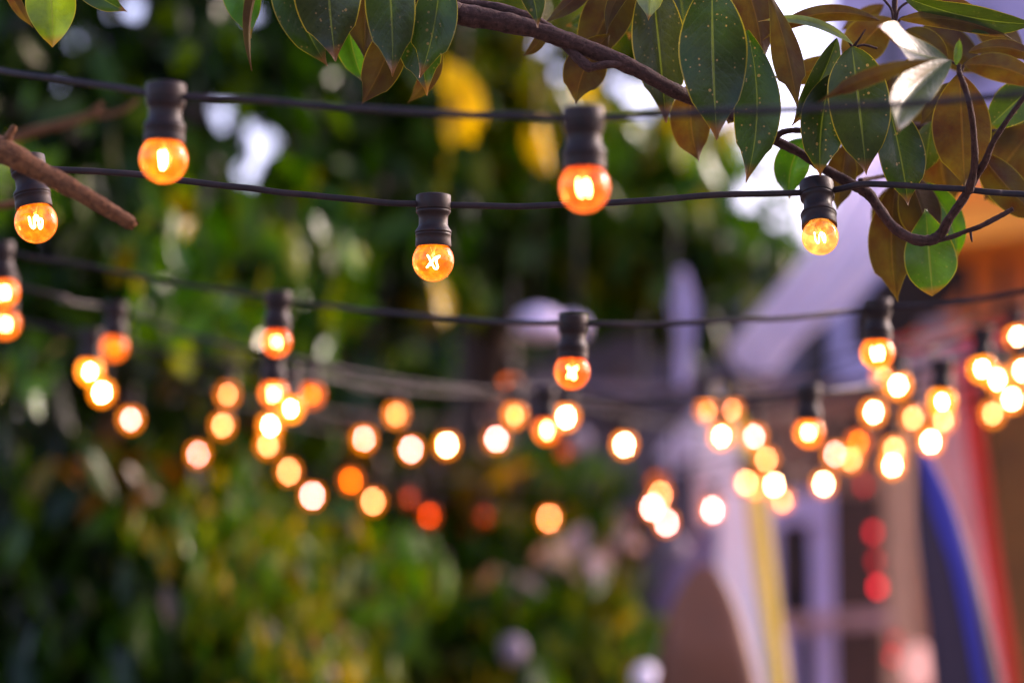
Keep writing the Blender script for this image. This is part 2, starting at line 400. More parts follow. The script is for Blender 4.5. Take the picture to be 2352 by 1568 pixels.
# --- second string (in focus)
L2 = lamp(83, 510, 2.56, 'near', 'tilted amber lamp half behind the broken branch stub', far=False, tx=-4, ty=-10, rz=20)
C2 = lamp(995, 599, 2.62, 'near', 'sharpest amber lamp on the second cable, zigzag filament showing', far=False, rz=0)
D2 = lamp(1884, 544, 2.64, 'clear', 'small clear amber lamp under the magnolia twigs, two screws on its cap', far=False, tx=-23, bs=.89, neck=.0585, rz=8)
cable([W(-500, 250, 2.5), W(-150, 330, 2.55), L2, W(250, 395, 2.58), W(400, 412, 2.6), W(560, 432, 2.61), W(700, 447, 2.62), W(850, 462, 2.62), C2, W(1200, 473, 2.63), W(1400, 466, 2.63),
       W(1620, 450, 2.64), D2, W(2000, 423, 2.63), W(2150, 431, 2.63), W(2280, 441, 2.62), W(2352, 447, 2.62), W(2750, 470, 2.6)],
      'second cable from the top, its lamps in sharp focus')
# --- third string
E3 = lamp(8, 671, 3.5, 'near', 'amber lamp cut by the left edge, upper of the two there', far=False, ty=-4)
F3 = lamp(636, 785, 3.45, 'red', 'small lamp on the third cable above a cluster of glowing discs', bs=.93, far=False, ty=1)
G3 = lamp(1314, 853, 3.06, 'red', 'soft orange lamp on the third cable near the picture centre', far=False, ty=1)
H3 = lamp(2015, 810, 3.25, 'near', 'soft amber lamp hanging just left of the red fascia', far=False, ty=1)
cable([W(-500, 450, 3.6), E3 + Vector((0, 0, 0)), W(200, 610, 3.5), W(400, 650, 3.48), F3, W(760, 704, 3.4), W(900, 718, 3.3), W(1100, 736, 3.18), G3, W(1500, 744, 3.08), W(1700, 735, 3.12), W(1860, 726, 3.18), H3,
       W(2150, 700, 3.2), W(2352, 668, 3.2), W(2750, 590, 3.1)], 'third cable from the top, slightly out of focus')
# --- farther strings: (x, y, depth, kind, label)
ST = [
 ('fourth cable down, rising to both sides behind the third', [
  (13, 743, 3.7, 'near', 'amber lamp cut by the left edge, lower of the two there'),
  (263, 797, 3.95, 'O', 'orange oval lamp, upper of the small left group'),
  (629, 903, 3.75, 'near', 'big blurred lamp directly beneath the small third-cable lamp'),
  (1256, 987, 4.1, 'near', 'lamp with flattened top left of the pale disc under the centre lamp'),
  (1858, 992, 3.7, 'near', 'amber lamp with a crisp rim in front of the shop wall'),
  (2164, 921, 4.1, 'W', 'white-hot lamp right of centre of the shop front'),]),
 ('thin blurred cable just behind the fourth', [
  (207, 852, 4.2, 'W', 'white-hot lamp, middle of the small left group'),
  (668, 937, 4.2, 'W', 'white-hot lamp touching the big blurred lamp on its lower right'),
  (1300, 957, 4.7, 'W', 'white disc with a bite cut from its left side, under the centre lamp'),
  (1657, 1001, 4.7, 'W', 'white disc at the left end of the shop front, below two peach discs'),
  (2063, 884, 4.4, 'W', 'white lamp right below the soft amber lamp by the fascia'),
  (2256, 846, 4.2, 'W', 'bright lamp left of a twin, upper right by the red post'),]),
 ('blurred cable with seven bright discs', [
  (234, 900, 4.7, 'W', 'white disc, lowest of the small left group'),
  (621, 977, 4.7, 'W', 'white disc stacked above a peach disc, left of centre'),
  (1026, 1021, 5.6, 'W', 'white disc, right one of the adjoining pair left of centre'),
  (1434, 1020, 5.4, 'W', 'lone white disc with orange rim against the grey wall'),
  (1732, 1001, 5.2, 'K', 'pale disc above the peach disc near the yellow board edge'),
  (2006, 946, 5.0, 'W', 'tall white disc below the amber lamp, over tan wall'),
  (2291, 870, 4.6, 'W', 'bright lamp right of a twin, upper right by the red post'),]),
 ('blurred cable low at left that climbs to the shop', [
  (300, 962, 5.1, 'K', 'lone pale disc below and right of the small left group'),
  (511, 976, 5.2, 'P', 'peach disc beneath the orange-rimmed oval, left of centre'),
  (836, 1007, 5.6, 'K', 'pale disc left of the adjoining pair, near the middle'),
  (1140, 1007, 5.9, 'K', 'large pale disc above the yellow leaf patch'),
  (1625, 940, 4.9, 'P', 'small peach disc, left of the pair above the shop'),
  (2030, 865, 4.6, 'P', 'peach disc touching the soft amber lamp by the fascia'),
  (2338, 775, 4.9, 'W', 'white disc at the right edge, highest there'),]),
 ('blurred cable behind the adjoining discs', [
  (455, 1042, 5.9, 'K', 'lone pale disc farthest lower left'),
  (615, 1021, 5.0, 'P', 'peach disc stacked under a white disc, left of centre'),
  (944, 1031, 6.1, 'K', 'pale disc, left one of the adjoining pair left of centre'),
  (1298, 1036, 5.3, 'X', 'faint red disc beneath the bitten white disc'),
  (1679, 938, 5.1, 'P', 'peach disc, right of the pair above the shop'),
  (1918, 1042, 5.7, 'K', 'pale disc overlapping a peach one over the brown panel'),
  (2167, 963, 5.0, 'P', 'peach disc just below a white-hot lamp, at the shop'),
  (2350, 850, 4.8, 'W', 'white disc cut by the right edge'),]),
 ('blurred cable with dim orange discs at left', [
  (523, 904, 4.9, 'P', 'peach disc with a thick orange rim, left of centre'),
  (717, 906, 4.5, 'O', 'dull orange disc right of the big blurred lamp'),
  (910, 951, 5.2, 'P', 'peach disc above the adjoining pair'),
  (1182, 953, 4.7, 'P', 'peach disc under a flat orange one, left of the centre lamp'),
  (1760, 1054, 5.6, 'P', 'peach disc right of the pale one by the yellow board edge'),
  (2097, 959, 5.1, 'P', 'peach disc between a tall white disc and a stacked pair'),
  (2324, 915, 5.0, 'W', 'white disc near the right edge, above a peach one'),]),
 ('blurred cable with descending peach discs', [
  (663, 1082, 5.9, 'P', 'peach disc, upper of the descending pair left of centre'),
  (857, 1150, 6.2, 'P', 'yellow-peach disc touching a full orange disc'),
  (1261, 1189, 6.9, 'P', 'lone peach disc low in the middle'),
  (1499, 1164, 6.6, 'K', 'pale disc overlapping a peach one in the group of four'),
  (1735, 1117, 5.9, 'P', 'pale disc overlapping a yellowish one by the yellow edge'),
  (1955, 1054, 5.5, 'P', 'peach disc overlapped by a pale one over the brown panel'),
  (2138, 1013, 5.2, 'W', 'white disc just above the tip of the dark blue-edged board'),]),
 ('lowest blurred cable, hanging in the deepest sag', [
  (717, 1137, 6.5, 'K', 'pale peach disc, lower of the descending pair left of centre'),
  (986, 1183, 6.3, 'D', 'dark orange disc low left of the middle'),
  (1113, 1185, 6.3, 'X', 'very dim red-brown disc low in the middle'),
  (1531, 1199, 6.3, 'K', 'pale disc at the bottom of the group of four'),
  (1637, 1170, 6.3, 'K', 'lone pale disc over the white board'),
  (1797, 1148, 5.6, 'P', 'peach disc at the lower right of a cluster by the yellow edge'),
  (1892, 1110, 5.9, 'W', 'white disc above the lavender shop frame'),
  (2050, 1067, 5.3, 'W', 'white disc overlapping a peach one left of the blue board'),
  (2280, 949, 4.9, 'P', 'peach disc right of the red post'),]),
 ('blurred cable holding the full orange disc', [
  (806, 1103, 5.9, 'O', 'full orange disc low left of the middle'),
  (940, 1143, 5.6, 'X', 'faint brown-orange disc beside the dark orange one'),
  (1517, 1136, 6.4, 'P', 'peach disc under an orange one in the group of four'),
  (1714, 1108, 6.0, 'P', 'yellowish disc overlapped by a pale one by the yellow edge'),
  (1778, 1112, 5.7, 'W', 'white disc in the middle of a cluster by the yellow edge'),
  (2054, 1030, 5.2, 'P', 'peach disc overlapped by a white one left of the blue board'),]),
 ('blurred cable behind everything, with three orange discs', [
  (1172, 884, 5.6, 'O', 'flat orange disc above a peach one, left of the centre lamp'),
  (1513, 1108, 6.4, 'O', 'orange disc at the top of the group of four'),
  (1972, 1014, 5.4, 'O', 'orange disc at the upper right over the brown panel'),]),
]
for label, ls in ST:
    pts = []
    for (x, y, d, k, lb) in ls:
        near = d < 4.15 and k == 'near'
        pts.append(lamp(x, y, d, k, lb, ty=random.uniform(-3, 3), far=not near))
    a, b = pts[0], pts[-1]
    ins = [pts[0]]
    for p, q in zip(pts, pts[1:]):
        m_ = (p + q) / 2; m_.z -= .02 * min(1, (q - p).length); ins += [m_, q]
    L = a + Vector((-1.0, .1, .22)); Rr = b + Vector((1.0, .1, .22))
    cable([L + Vector((-1.0, .1, .35)), L] + ins + [Rr, Rr + Vector((1.2, .2, .4))], label, n=8)

# red fairy lights in the shop window
def fairy(x, y, d, label, s):
    root = empty('fairy_light', W(x, y, d)); tag(root, label, 'fairy light', 'red fairy lights at the shop window')
    v, f = lathe([(.0001, -.012), (.008, -.010), (.0115, -.003), (.0115, .004), (.008, .011), (.005, .013)], 14)
    b = mesh('bulb', v, f, M['fil'], root); b.color = (6.0 * s * FS, .12 * s * FS, .22 * s * FS, 1)
    v, f = lathe([(.0052, .0125), (.0062, .014), (.0062, .030), (.004, .033), (.0001, .033)], 12)
    mesh('holder', v, [q for q in f], M['plastic'], root)
FS = .25
fairy(1984, 1114, 7.3, 'dim red light, highest in the brown panel', .7)
fairy(2006, 1222, 7.3, 'clear red light in the brown panel, second from the top', 1.4)
fairy(2011, 1288, 7.3, 'brownish red light between two brighter red ones', .7)
fairy(2016, 1348, 7.3, 'brightest crimson light in the brown panel', 2.4)
fairy(2056, 1470, 7.3, 'dim red light under the window sill bar', .5)
fairy(2050, 1508, 7.3, 'red light lowest beside the dark board', .8)

# ------------------------------------------------------------------ near magnolia
tree = empty('magnolia_tree', W(-1500, 2500, 3.2)); tree.location.z = 0
tag(tree, 'magnolia with long glossy leaves and rust-brown undersides, branch across the top', 'magnolia tree')
TO = tree.location
def V_(pts): return [(W(x, y, d), w / 2 / F * d) for x, y, d, w in pts]
def branch(name, pts, parent, mat, n=14, wob=.10, sides=14, knots=0):
    path = catmull(V_(pts), n)
    base = TO if parent is tree else Vector((0, 0, 0))
    path = [(p, r * (1 + .04 * math.sin(i * .55) + .03 * math.sin(i * 1.3 + 1))) for i, (p, r) in enumerate(path)]
    v, f, u = tube(path, sides, wob, origin=base)
    return mesh(name, v, f, mat, parent, True, uv=u)
root_top = W(-1500, -1900, 3.4)
def trunk_path():
    p0 = TO.copy(); pts = [(p0, .12), (p0 + Vector((.05, .03, .8)), .10), (p0 + Vector((.0, 0, 1.7)), .085)]
    e = W(-700, -500, 2.9); pts += [(Vector((p0.x + .2, p0.y - .05, 2.3)), .06), (e, .035), (W(200, -330, 2.75), .022), (W(700, -110, 2.66), .0155), (W(1055, 36, 2.62), .0128)]
    return catmull(pts, 10)
v, f, u = tube(trunk_path(), 14, .05, origin=TO); mesh('trunk', v, f, M['bark'], tree, True, uv=u)
br = branch('branch', [(1000, 18, 2.62, 52), (1060, 34, 2.62, 50), (1130, 46, 2.62, 47), (1220, 66, 2.62, 42), (1330, 104, 2.62, 39), (1450, 154, 2.62, 37), (1560, 214, 2.63, 32), (1650, 250, 2.66, 26), (1730, 290, 2.68, 23),
    (1779, 322, 2.69, 22), (1839, 352, 2.69, 22), (1900, 392, 2.69, 23), (1960, 425, 2.68, 24), (1996, 447, 2.68, 26), (2025, 487, 2.67, 23), (2057, 526, 2.66, 23), (2098, 549, 2.65, 24), (2135, 552, 2.65, 25), (2160, 538, 2.65, 24),
    (2181, 502, 2.64, 21), (2215, 453, 2.63, 21), (2236, 412, 2.62, 22), (2262, 372, 2.6, 16), (2286, 318, 2.58, 13), (2352, 225, 2.56, 12), (2420, 160, 2.55, 9)], tree, M['bark'], 10, .13, 16)
def twig(*pts, mat=None, wob=.12): return branch('twig', list(pts), tree, mat or M['bark'], 10, wob, 12)
twig((1040, 8, 2.64, 24), (1110, 14, 2.64, 26), (1180, 30, 2.63, 26), (1240, 52, 2.63, 22), (1290, 80, 2.63, 12))
twig((1262, 78, 2.63, 20), (1305, 112, 2.62, 20), (1345, 150, 2.61, 26), (1362, 154, 2.61, 20), (1400, 148, 2.61, 18), (1450, 152, 2.62, 20), (1490, 168, 2.62, 14))
twig((2226, 440, 2.62, 20), (2238, 380, 2.6, 17), (2236, 300, 2.58, 15), (2226, 235, 2.56, 13), (2212, 190, 2.55, 14), (2203, 165, 2.55, 12), (2204, 148, 2.55, 8))
twig((2140, 552, 2.65, 15), (2180, 546, 2.65, 12), (2219, 531, 2.65, 11), (2252, 520, 2.64, 12), (2290, 500, 2.64, 12), (2318, 485, 2.64, 11), (2327, 480, 2.64, 10))
twig((2229, 530, 2.645, 6), (2231, 545, 2.645, 6), (2233, 556, 2.645, 2.5))
twig((1779, 326, 2.69, 18), (1790, 308, 2.68, 15), (1815, 300, 2.68, 14), (1850, 300, 2.68, 14), (1900, 300, 2.72, 12))
twig((2075, 293, 2.85, 22), (2120, 292, 2.85, 24), (2200, 300, 2.86, 23), (2290, 306, 2.86, 22), (2360, 304, 2.86, 22), (2450, 300, 2.86, 20))
twig((2056, -40, 2.7, 16), (2055, 10, 2.7, 14), (2055, 55, 2.7, 9))
twig((1975, 415, 2.75, 12), (2010, 408, 2.78, 10), (2060, 400, 2.8, 9))
twig((1962, 140, 2.66, 9), (1958, 115, 2.66, 8), (1975, 88, 2.65, 5), (1988, 68, 2.65, 2.5))
# petioles gathering
for pts in ([(2052, 50), (2046, 20), (2022, -10)], [(2058, 48), (2066, 20), (2090, 2)], [(2060, 54), (2075, 40), (2105, 40)], [(1957, 108), (1945, 88), (1925, 72)], [(1960, 110), (1985, 104), (2015, 112)],
            [(2206, 168), (2196, 148), (2172, 138)], [(2208, 168), (2216, 148), (2236, 137)]):
    twig(*[(x, y, 2.6 if x > 2150 else 2.68, 6) for x, y in pts], wob=.05)

def leaf(bx, by, tx, ty, w, side='top', d0=2.62, d1=None, bend=0.0, fold=.48, roll=0.0, tint=(.045, .10, .012), speck=.4, wmax=.45, droop=0.0, wave=.11, tip=.1, d_=None):
    """leaf blade from base to tip; bend: sideways bow (fraction of length), droop: bow toward the camera, roll: degrees about the midrib"""
    d1 = d0 if d1 is None else d1
    a, b = W(bx, by, d0), W(tx, ty, d1)
    c = (a + b) / 2; L = (b - a).length
    ax = (b - a).normalized(); perp = ax.cross(FW).normalized()   # in image plane
    nrm = perp.cross(ax).normalized()
    if nrm.dot(FW) > 0: nrm = -nrm            # toward camera
    perp = ax.cross(nrm).normalized()
    ctrl = c + perp * bend * L * 2 + nrm * droop * L * 2
    nv, nu = 26, 9; V, Fc, U = [], [], []
    wm = w / F * (d0 + d1) / 2; ph = random.uniform(0, 6)
    org = a
    flip = 1 if side == 'top' else -1
    for i in range(nv):
        t = i / (nv - 1)
        p = a * (1 - t) ** 2 + ctrl * 2 * t * (1 - t) + b * t * t
        tg = ((ctrl - a) * (1 - t) + (b - ctrl) * t).normalized()
        nn = (nrm - tg * nrm.dot(tg)).normalized(); pp = tg.cross(nn).normalized()
        rl = R(roll) + .10 * math.sin(t * 4 + ph)
        pq = pp * math.cos(rl) + nn * math.sin(rl); nq = nn * math.cos(rl) - pp * math.sin(rl)
        # width profile
        k = math.log(.5) / math.log(wmax)
        s = t ** k
        prof = max(0.0, math.sin(math.pi * s)) ** .82
        if t > 1 - tip * 2.2: prof = min(prof, ((1 - t) / (tip * 2.2)) ** 1.25 * .62 + 0.0) if prof > 0 else 0
        if t < .05: prof = max(prof, .045)
        hw = max(.0004, wm / 2 * prof)
        for j in range(nu):
            s_ = (j / (nu - 1)) * 2 - 1
            lift = fold * abs(s_) * hw + wave * wm * math.sin(t * 11 + ph + (2 if s_ > 0 else 0)) * abs(s_) ** 2 * .5 - .35 * fold * hw * s_ * s_
            V.append(p + pq * (s_ * hw) + nq * lift * flip - TO); U.append((j / (nu - 1), t))
    for i in range(nv - 1):
        for j in range(nu - 1):
            q = (i * nu + j, i * nu + j + 1, (i + 1) * nu + j + 1, (i + 1) * nu + j)
            Fc.append(q)
    # orient faces so that the glossy face looks at the camera when side == 'top'
    q = Fc[len(Fc) // 2]; n_ = (V[q[1]] - V[q[0]]).cross(V[q[3]] - V[q[0]])
    towards = n_.dot(nrm) > 0
    if towards != (side == 'top'): Fc = [f_[::-1] for f_ in Fc]
    o = mesh('leaf', V, Fc, M['leaf'], tree, True, uv=U)
    o.color = (*tint, speck)
    return o
G1 = (.040, .105, .008); G2 = (.028, .070, .012); GB = (.17, .42, .01); GD = (.022, .045, .012); GG = (.06, .085, .045); YG = (.22, .28, .02)
# top left
leaf(106, -120, 121, 109, 116, 'top', 2.66, tint=(.55, .62, .03), fold=.5, speck=.1, wmax=.55, tip=.05, bend=-.02)
leaf(5, -60, 76, 64, 30, 'under', 2.68, bend=.05)
leaf(160, -70, 292, 27, 62, 'top', 2.66, tint=G1, bend=.06)
# cluster left of the branch
leaf(548, -130, 577, 89, 96, 'top', 2.66, tint=GB, fold=.5, speck=.1, bend=.03)
leaf(628, -110, 579, 163, 30, 'under', 2.62, bend=.10, fold=.9, roll=50)
leaf(655, -110, 752, 152, 112, 'top', 2.70, tint=G1, bend=.06)
leaf(752, -170, 771, 142, 158, 'top', 2.60, tint=GD, wmax=.5, speck=.7, bend=.02)
leaf(838, -130, 838, 140, 108, 'under', 2.70, tint=GD)
leaf(880, -160, 902, 177, 118, 'top', 2.58, tint=G2, speck=.3, wmax=.52, bend=-.02, fold=.35)
leaf(1010, -120, 964, 180, 104, 'top', 2.60, tint=G1, speck=.6, wmax=.58, bend=-.05, fold=.35)
leaf(925, -60, 981, 220, 104, 'top', 2.66, tint=G1, bend=-.02, wmax=.55)
leaf(800, 10, 838, 193, 76, 'top', 2.72, tint=GB, speck=.1, bend=.06)
leaf(915, 30, 830, 241, 92, 'under', 2.66, bend=-.05, wmax=.5)
leaf(1006, 100, 936, 237, 46, 'under', 2.76, bend=-.10)
leaf(1170, -95, 1235, 64, 62, 'top', 2.58, tint=G2, bend=-.10)
# above the branch
leaf(1385, -75, 1246, 56, 46, 'under', 2.70, bend=-.04, roll=-20)
leaf(1256, 50, 1200, 130, 28, 'under', 2.68, bend=-.12)
leaf(1455, -80, 1335, 165, 116, 'under', 2.72, bend=.02)
leaf(1490, -70, 1393, 80, 40, 'under', 2.66, bend=.14)
leaf(1400, 80, 1323, 240, 100, 'under', 2.70, bend=.10, wmax=.52)
leaf(1495, -70, 1530, 282, 124, 'top', 2.70, tint=(.05, .055, .06), speck=.3, wmax=.5, droop=.04)
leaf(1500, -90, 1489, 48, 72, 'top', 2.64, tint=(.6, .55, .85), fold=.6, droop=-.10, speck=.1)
leaf(1636, -45, 1647, 322, 160, 'top', 2.58, tint=G2, speck=1.0, wmax=.46, bend=.01, fold=.15)
leaf(1590, 190, 1606, 372, 96, 'under', 2.72, bend=.06)
leaf(1716, 70, 1713, 420, 108, 'top', 2.60, tint=G1, speck=.8, wmax=.52, bend=-.07, fold=.3)
leaf(1690, -80, 1751, 150, 92, 'under', 2.70, bend=-.06)
leaf(1757, -40, 1832, 250, 72, 'under', 2.60, bend=-.03, wmax=.64, tint=G1)
leaf(1686, 250, 1672, 285, 30, 'under', 2.7)
leaf(1922, 88, 1818, 290, 62, 'top', 2.64, tint=(.07, .10, .06), speck=.3, fold=.8, bend=-.05, droop=-.06)
leaf(2022, 48, 1752, 93, 40, 'under', 2.68, bend=.14, fold=.7)
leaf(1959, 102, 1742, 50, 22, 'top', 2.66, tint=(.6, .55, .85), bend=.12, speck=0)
leaf(2045, 40, 1940, 165, 100, 'under', 2.76, bend=.05)
leaf(1940, 130, 1772, 178, 60, 'under', 2.78, bend=-.06)
leaf(1957, 108, 1990, 402, 148, 'top', 2.62, tint=GG, speck=1.0, wmax=.42, fold=.12, droop=.03)
leaf(1912, 170, 1885, 406, 108, 'top', 2.64, tint=G2, speck=.9, wmax=.48, bend=.05)
leaf(2040, 240, 2086, 472, 112, 'top', 2.65, tint=(.045, .09, .025), speck=1.0, wmax=.48, bend=-.02)
leaf(2152, 136, 1878, 236, 40, 'under', 2.40, 2.44, bend=.05, wmax=.55, fold=.3)
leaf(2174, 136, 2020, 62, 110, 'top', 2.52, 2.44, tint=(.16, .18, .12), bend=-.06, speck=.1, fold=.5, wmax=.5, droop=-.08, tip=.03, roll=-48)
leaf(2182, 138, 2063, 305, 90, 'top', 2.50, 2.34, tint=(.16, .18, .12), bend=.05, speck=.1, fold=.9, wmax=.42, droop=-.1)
leaf(2078, -6, 2400, 56, 66, 'top', 2.62, tint=(.06, .09, .015), bend=.05, roll=-35, speck=.1)
leaf(2066, 45, 2335, 96, 44, 'under', 2.62, bend=-.08)
leaf(2080, 70, 2180, 150, 60, 'under', 2.72, bend=-.08)
leaf(2090, 10, 2250, 20, 40, 'under', 2.7, bend=-.04)
leaf(2130, 118, 2080, 250, 70, 'under', 2.74, bend=.05)
leaf(2225, 120, 2400, 150, 42, 'under', 2.56, bend=-.14)
leaf(2214, 150, 2400, 205, 66, 'under', 2.54, bend=-.10)
leaf(2203, 168, 2216, 432, 138, 'under', 2.66, wmax=.48, fold=.12)
leaf(2390, 180, 2262, 300, 96, 'top', 2.72, tint=(.10, .15, .015))
leaf(2196, 150, 2204, 88, 20, 'top', 2.54, tint=(.30, .42, .02), speck=0)
leaf(2195, 190, 2113, 288, 60, 'under', 2.72)
leaf(2140, 280, 2122, 400, 70, 'top', 2.78, tint=(.14, .15, .012))
leaf(2250, 350, 2400, 510, 88, 'under', 2.72, bend=.04)
leaf(2380, 290, 2262, 460, 130, 'under', 2.84, bend=.04)
leaf(1848, 318, 1814, 456, 82, 'top', 2.74, tint=GB, speck=.2, bend=.1)
leaf(1945, 330, 1922, 482, 72, 'under', 2.76)
leaf(1990, 330, 1940, 420, 60, 'under', 2.8)
leaf(2062, 400, 2062, 693, 104, 'under', 2.76, wmax=.56, bend=.05)
leaf(2126, 480, 2142, 680, 128, 'top', 2.72, tint=(.13, .27, .012), wmax=.58, fold=.2, speck=.2, tip=.04)
leaf(2118, 420, 2198, 600, 66, 'top', 2.76, tint=(.14, .30, .02), bend=-.12, speck=.1)
leaf(2085, 400, 2140, 580, 100, 'under', 2.74, bend=-.03)
# darker leaves layered behind
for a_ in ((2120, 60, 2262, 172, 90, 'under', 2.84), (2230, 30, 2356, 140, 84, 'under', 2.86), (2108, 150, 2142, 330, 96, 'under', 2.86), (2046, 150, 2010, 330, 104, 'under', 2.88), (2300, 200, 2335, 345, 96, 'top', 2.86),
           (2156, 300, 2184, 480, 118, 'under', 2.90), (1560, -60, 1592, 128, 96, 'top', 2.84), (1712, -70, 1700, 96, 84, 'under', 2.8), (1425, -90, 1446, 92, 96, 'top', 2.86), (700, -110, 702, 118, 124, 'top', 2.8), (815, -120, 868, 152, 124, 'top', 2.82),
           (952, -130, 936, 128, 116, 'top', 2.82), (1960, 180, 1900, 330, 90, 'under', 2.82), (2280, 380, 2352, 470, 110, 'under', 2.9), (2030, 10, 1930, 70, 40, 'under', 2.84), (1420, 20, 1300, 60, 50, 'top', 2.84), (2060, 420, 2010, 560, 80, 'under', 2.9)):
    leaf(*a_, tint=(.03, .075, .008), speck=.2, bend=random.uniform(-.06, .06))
# leaves out of the frame above, on the same limb
for k in range(24):
    x = random.uniform(-200, 2600); leaf(x, random.uniform(-520, -330), x + random.uniform(-70, 70), random.uniform(-230, -170), random.uniform(90, 130), random.choice(['top', 'top', 'under']), random.uniform(2.55, 2.8), tint=G1)

# broken stub at left
stub = empty('broken_branch', W(-900, 200, 2.5)); tag(stub, 'thick brown broken branch stub crossing the left edge, blunt cut end', 'branch')
TO2 = stub.location
def b2(name, pts, parent, **k):
    path = catmull(V_(pts), 14); path = [(p, r * (1 + .04 * math.sin(i * .31) + .03 * math.sin(i * .83))) for i, (p, r) in enumerate(path)]
    v, f, u = tube(path, 20, .11, origin=TO2, rag=.006 if name == 'limb' else 0); return mesh(name, v, f, M['stub'], parent, True, uv=u)
b2('limb', [(-900, 200, 2.5, 80), (-400, 260, 2.48, 66), (-60, 322, 2.46, 56), (20, 352, 2.45, 58), (90, 392, 2.45, 46), (160, 430, 2.45, 44), (230, 470, 2.45, 38), (280, 500, 2.45, 33), (300, 512, 2.45, 31), (306, 516, 2.45, 24)], stub)
b2('spur', [(8, 352, 2.45, 34), (18, 320, 2.45, 22), (32, 292, 2.45, 15), (34, 288, 2.45, 9)], stub)
tw = empty('bare_twig', W(-500, 500, 3.1)); tag(tw, 'thin blurred bare twig forking upward behind the broken stub', 'twig')
TO2 = tw.location
b2('stem', [(-500, 500, 3.7, 26), (-100, 370, 3.7, 24), (60, 308, 3.7, 22), (140, 286, 3.7, 20), (200, 268, 3.7, 18), (235, 240, 3.7, 12)], tw)
b2('offshoot', [(205, 268, 3.7, 12), (260, 262, 3.7, 12), (290, 250, 3.7, 12), (318, 228, 3.7, 9)], tw)
tw2 = empty('bare_twig', W(-400, 470, 3.2)); tag(tw2, 'short blurred twig stub at the left edge beside the tilted lamp', 'twig'); TO2 = tw2.location
b2('stem', [(-400, 470, 3.2, 20), (-100, 478, 3.2, 20), (30, 468, 3.2, 16), (110, 448, 3.2, 10)], tw2)

# ------------------------------------------------------------------ background trees
LP = np.array([(x, y, d) for x, y, d in lamps_px])
CAMn = np.array(CAM); FWn = np.array(FW); UPn = np.array(UP)
HOLES = []   # (x, y, r)
def to_px(P):
    v = P - CAMn; d = v @ FWn
    return 1176 + v[:, 0] / d * F, 784 - (v @ UPn) / d * F, d
def to_w(x, y, d):
    return CAMn + np.outer(d, FWn) + np.outer((x - 1176) / F * d, np.array([1, 0, 0])) - np.outer((y - 784) / F * d, UPn)
def crown(name, clumps, parent, pal, holes=True, hang=.5, mat=None):
    """clumps: (x, y, d, rx_px, ry_px, rd_m, n, leaf_len, palette_index) ; leaves are separate small curved blades"""
    Vs, Fs, Ts = [], [], []
    base = 0
    O = np.array(parent.location)
    for (x, y, d, rx, ry, rd, n, ll, pi) in clumps:
        n = max(1, int(n * 1.1)) if n > 20 else n
        u = rng.normal(size=(n, 3)); u /= np.linalg.norm(u, axis=1)[:, None]; u *= (rng.random(n) ** .45)[:, None]
        X = x + u[:, 0] * rx; Y = y + u[:, 1] * ry; D = np.clip(d + u[:, 2] * rd, 3.9, None)
        keep = np.ones(n, bool)
        if holes:
            for hx, hy, hr in HOLES:
                keep &= ((X - hx) ** 2 + (Y - hy) ** 2) > (hr * .8 + ll * .27 / D * F) ** 2
        for lx, ly, ld in LP:
            rr = .035 / ld * F + ll * .38 / D * F
            keep &= ~((D < ld + .1) & ((X - lx) ** 2 + (Y - ly) ** 2 < rr ** 2))
        C = to_w(X, Y, D)[keep]; n = len(C)
        if n == 0: continue
        L = ll * 1.0 * rng.uniform(.65, 1.25, n); Wd = L * rng.uniform(.34, .46, n)
        ax = rng.normal(size=(n, 3)); ax[:, 2] -= hang * 2.2; ax /= np.linalg.norm(ax, axis=1)[:, None]
        t2 = rng.normal(size=(n, 3)); t2[:, 2] *= .6
        sd = np.cross(ax, t2); sd /= np.linalg.norm(sd, axis=1)[:, None]
        nr = np.cross(sd, ax); cv = rng.uniform(.05, .25, n)
        pts = [(-.5, 0, 0), (-.22, .42, .10), (.12, .5, .16), (.36, .28, .1), (.5, 0, 0), (.36, -.28, .1), (.12, -.5, .16), (-.22, -.42, .1), (-.2, 0, -.02), (.14, 0, -.02)]
        V = np.stack([C + ax * (a * L)[:, None] + sd * (b * Wd)[:, None] + nr * ((c - cv * (a * 2) ** 2 * .6) * Wd)[:, None] for a, b, c in pts], 1)
        V = V.reshape(-1, 3) - O
        f0 = np.array([(0, 1, 8, 8), (1, 2, 9, 8), (2, 3, 4, 9), (4, 5, 6, 9), (6, 7, 8, 9), (7, 0, 8, 8)])
        tr = [(0, 1, 8), (1, 2, 9, 8), (2, 3, 4, 9), (4, 5, 6, 9), (6, 7, 8, 9), (7, 0, 8)]
        for i in range(n):
            o = base + i * 10
            for q in tr: Fs.append(tuple(o + j for j in q))
        base += n * 10; Vs.append(V)
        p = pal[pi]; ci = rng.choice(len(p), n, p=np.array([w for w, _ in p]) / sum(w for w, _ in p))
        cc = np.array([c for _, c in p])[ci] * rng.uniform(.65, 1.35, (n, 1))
        cc = np.concatenate([cc, np.ones((n, 1))], 1)
        Ts.append(np.repeat(cc, 10, 0))
    return mesh(name, np.concatenate(Vs), Fs, mat or M['foliage'], parent, True, tint=np.concatenate(Ts))
def trunk(parent, pts, name='trunk'):
    O = parent.location
    v, f, u = tube(catmull(pts, 6), 12, .06, origin=O); return mesh(name, v, f, M['trunk'], parent, True)
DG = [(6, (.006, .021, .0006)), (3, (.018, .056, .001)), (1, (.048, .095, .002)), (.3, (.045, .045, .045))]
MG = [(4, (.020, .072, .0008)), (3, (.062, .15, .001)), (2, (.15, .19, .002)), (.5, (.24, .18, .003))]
YL = [(3, (.045, .10, .001)), (3, (.13, .15, .001)), (1.5, (.28, .20, .002)), (.5, (.12, .06, .02))]
YY = [(1, (.58, .38, .0006))]
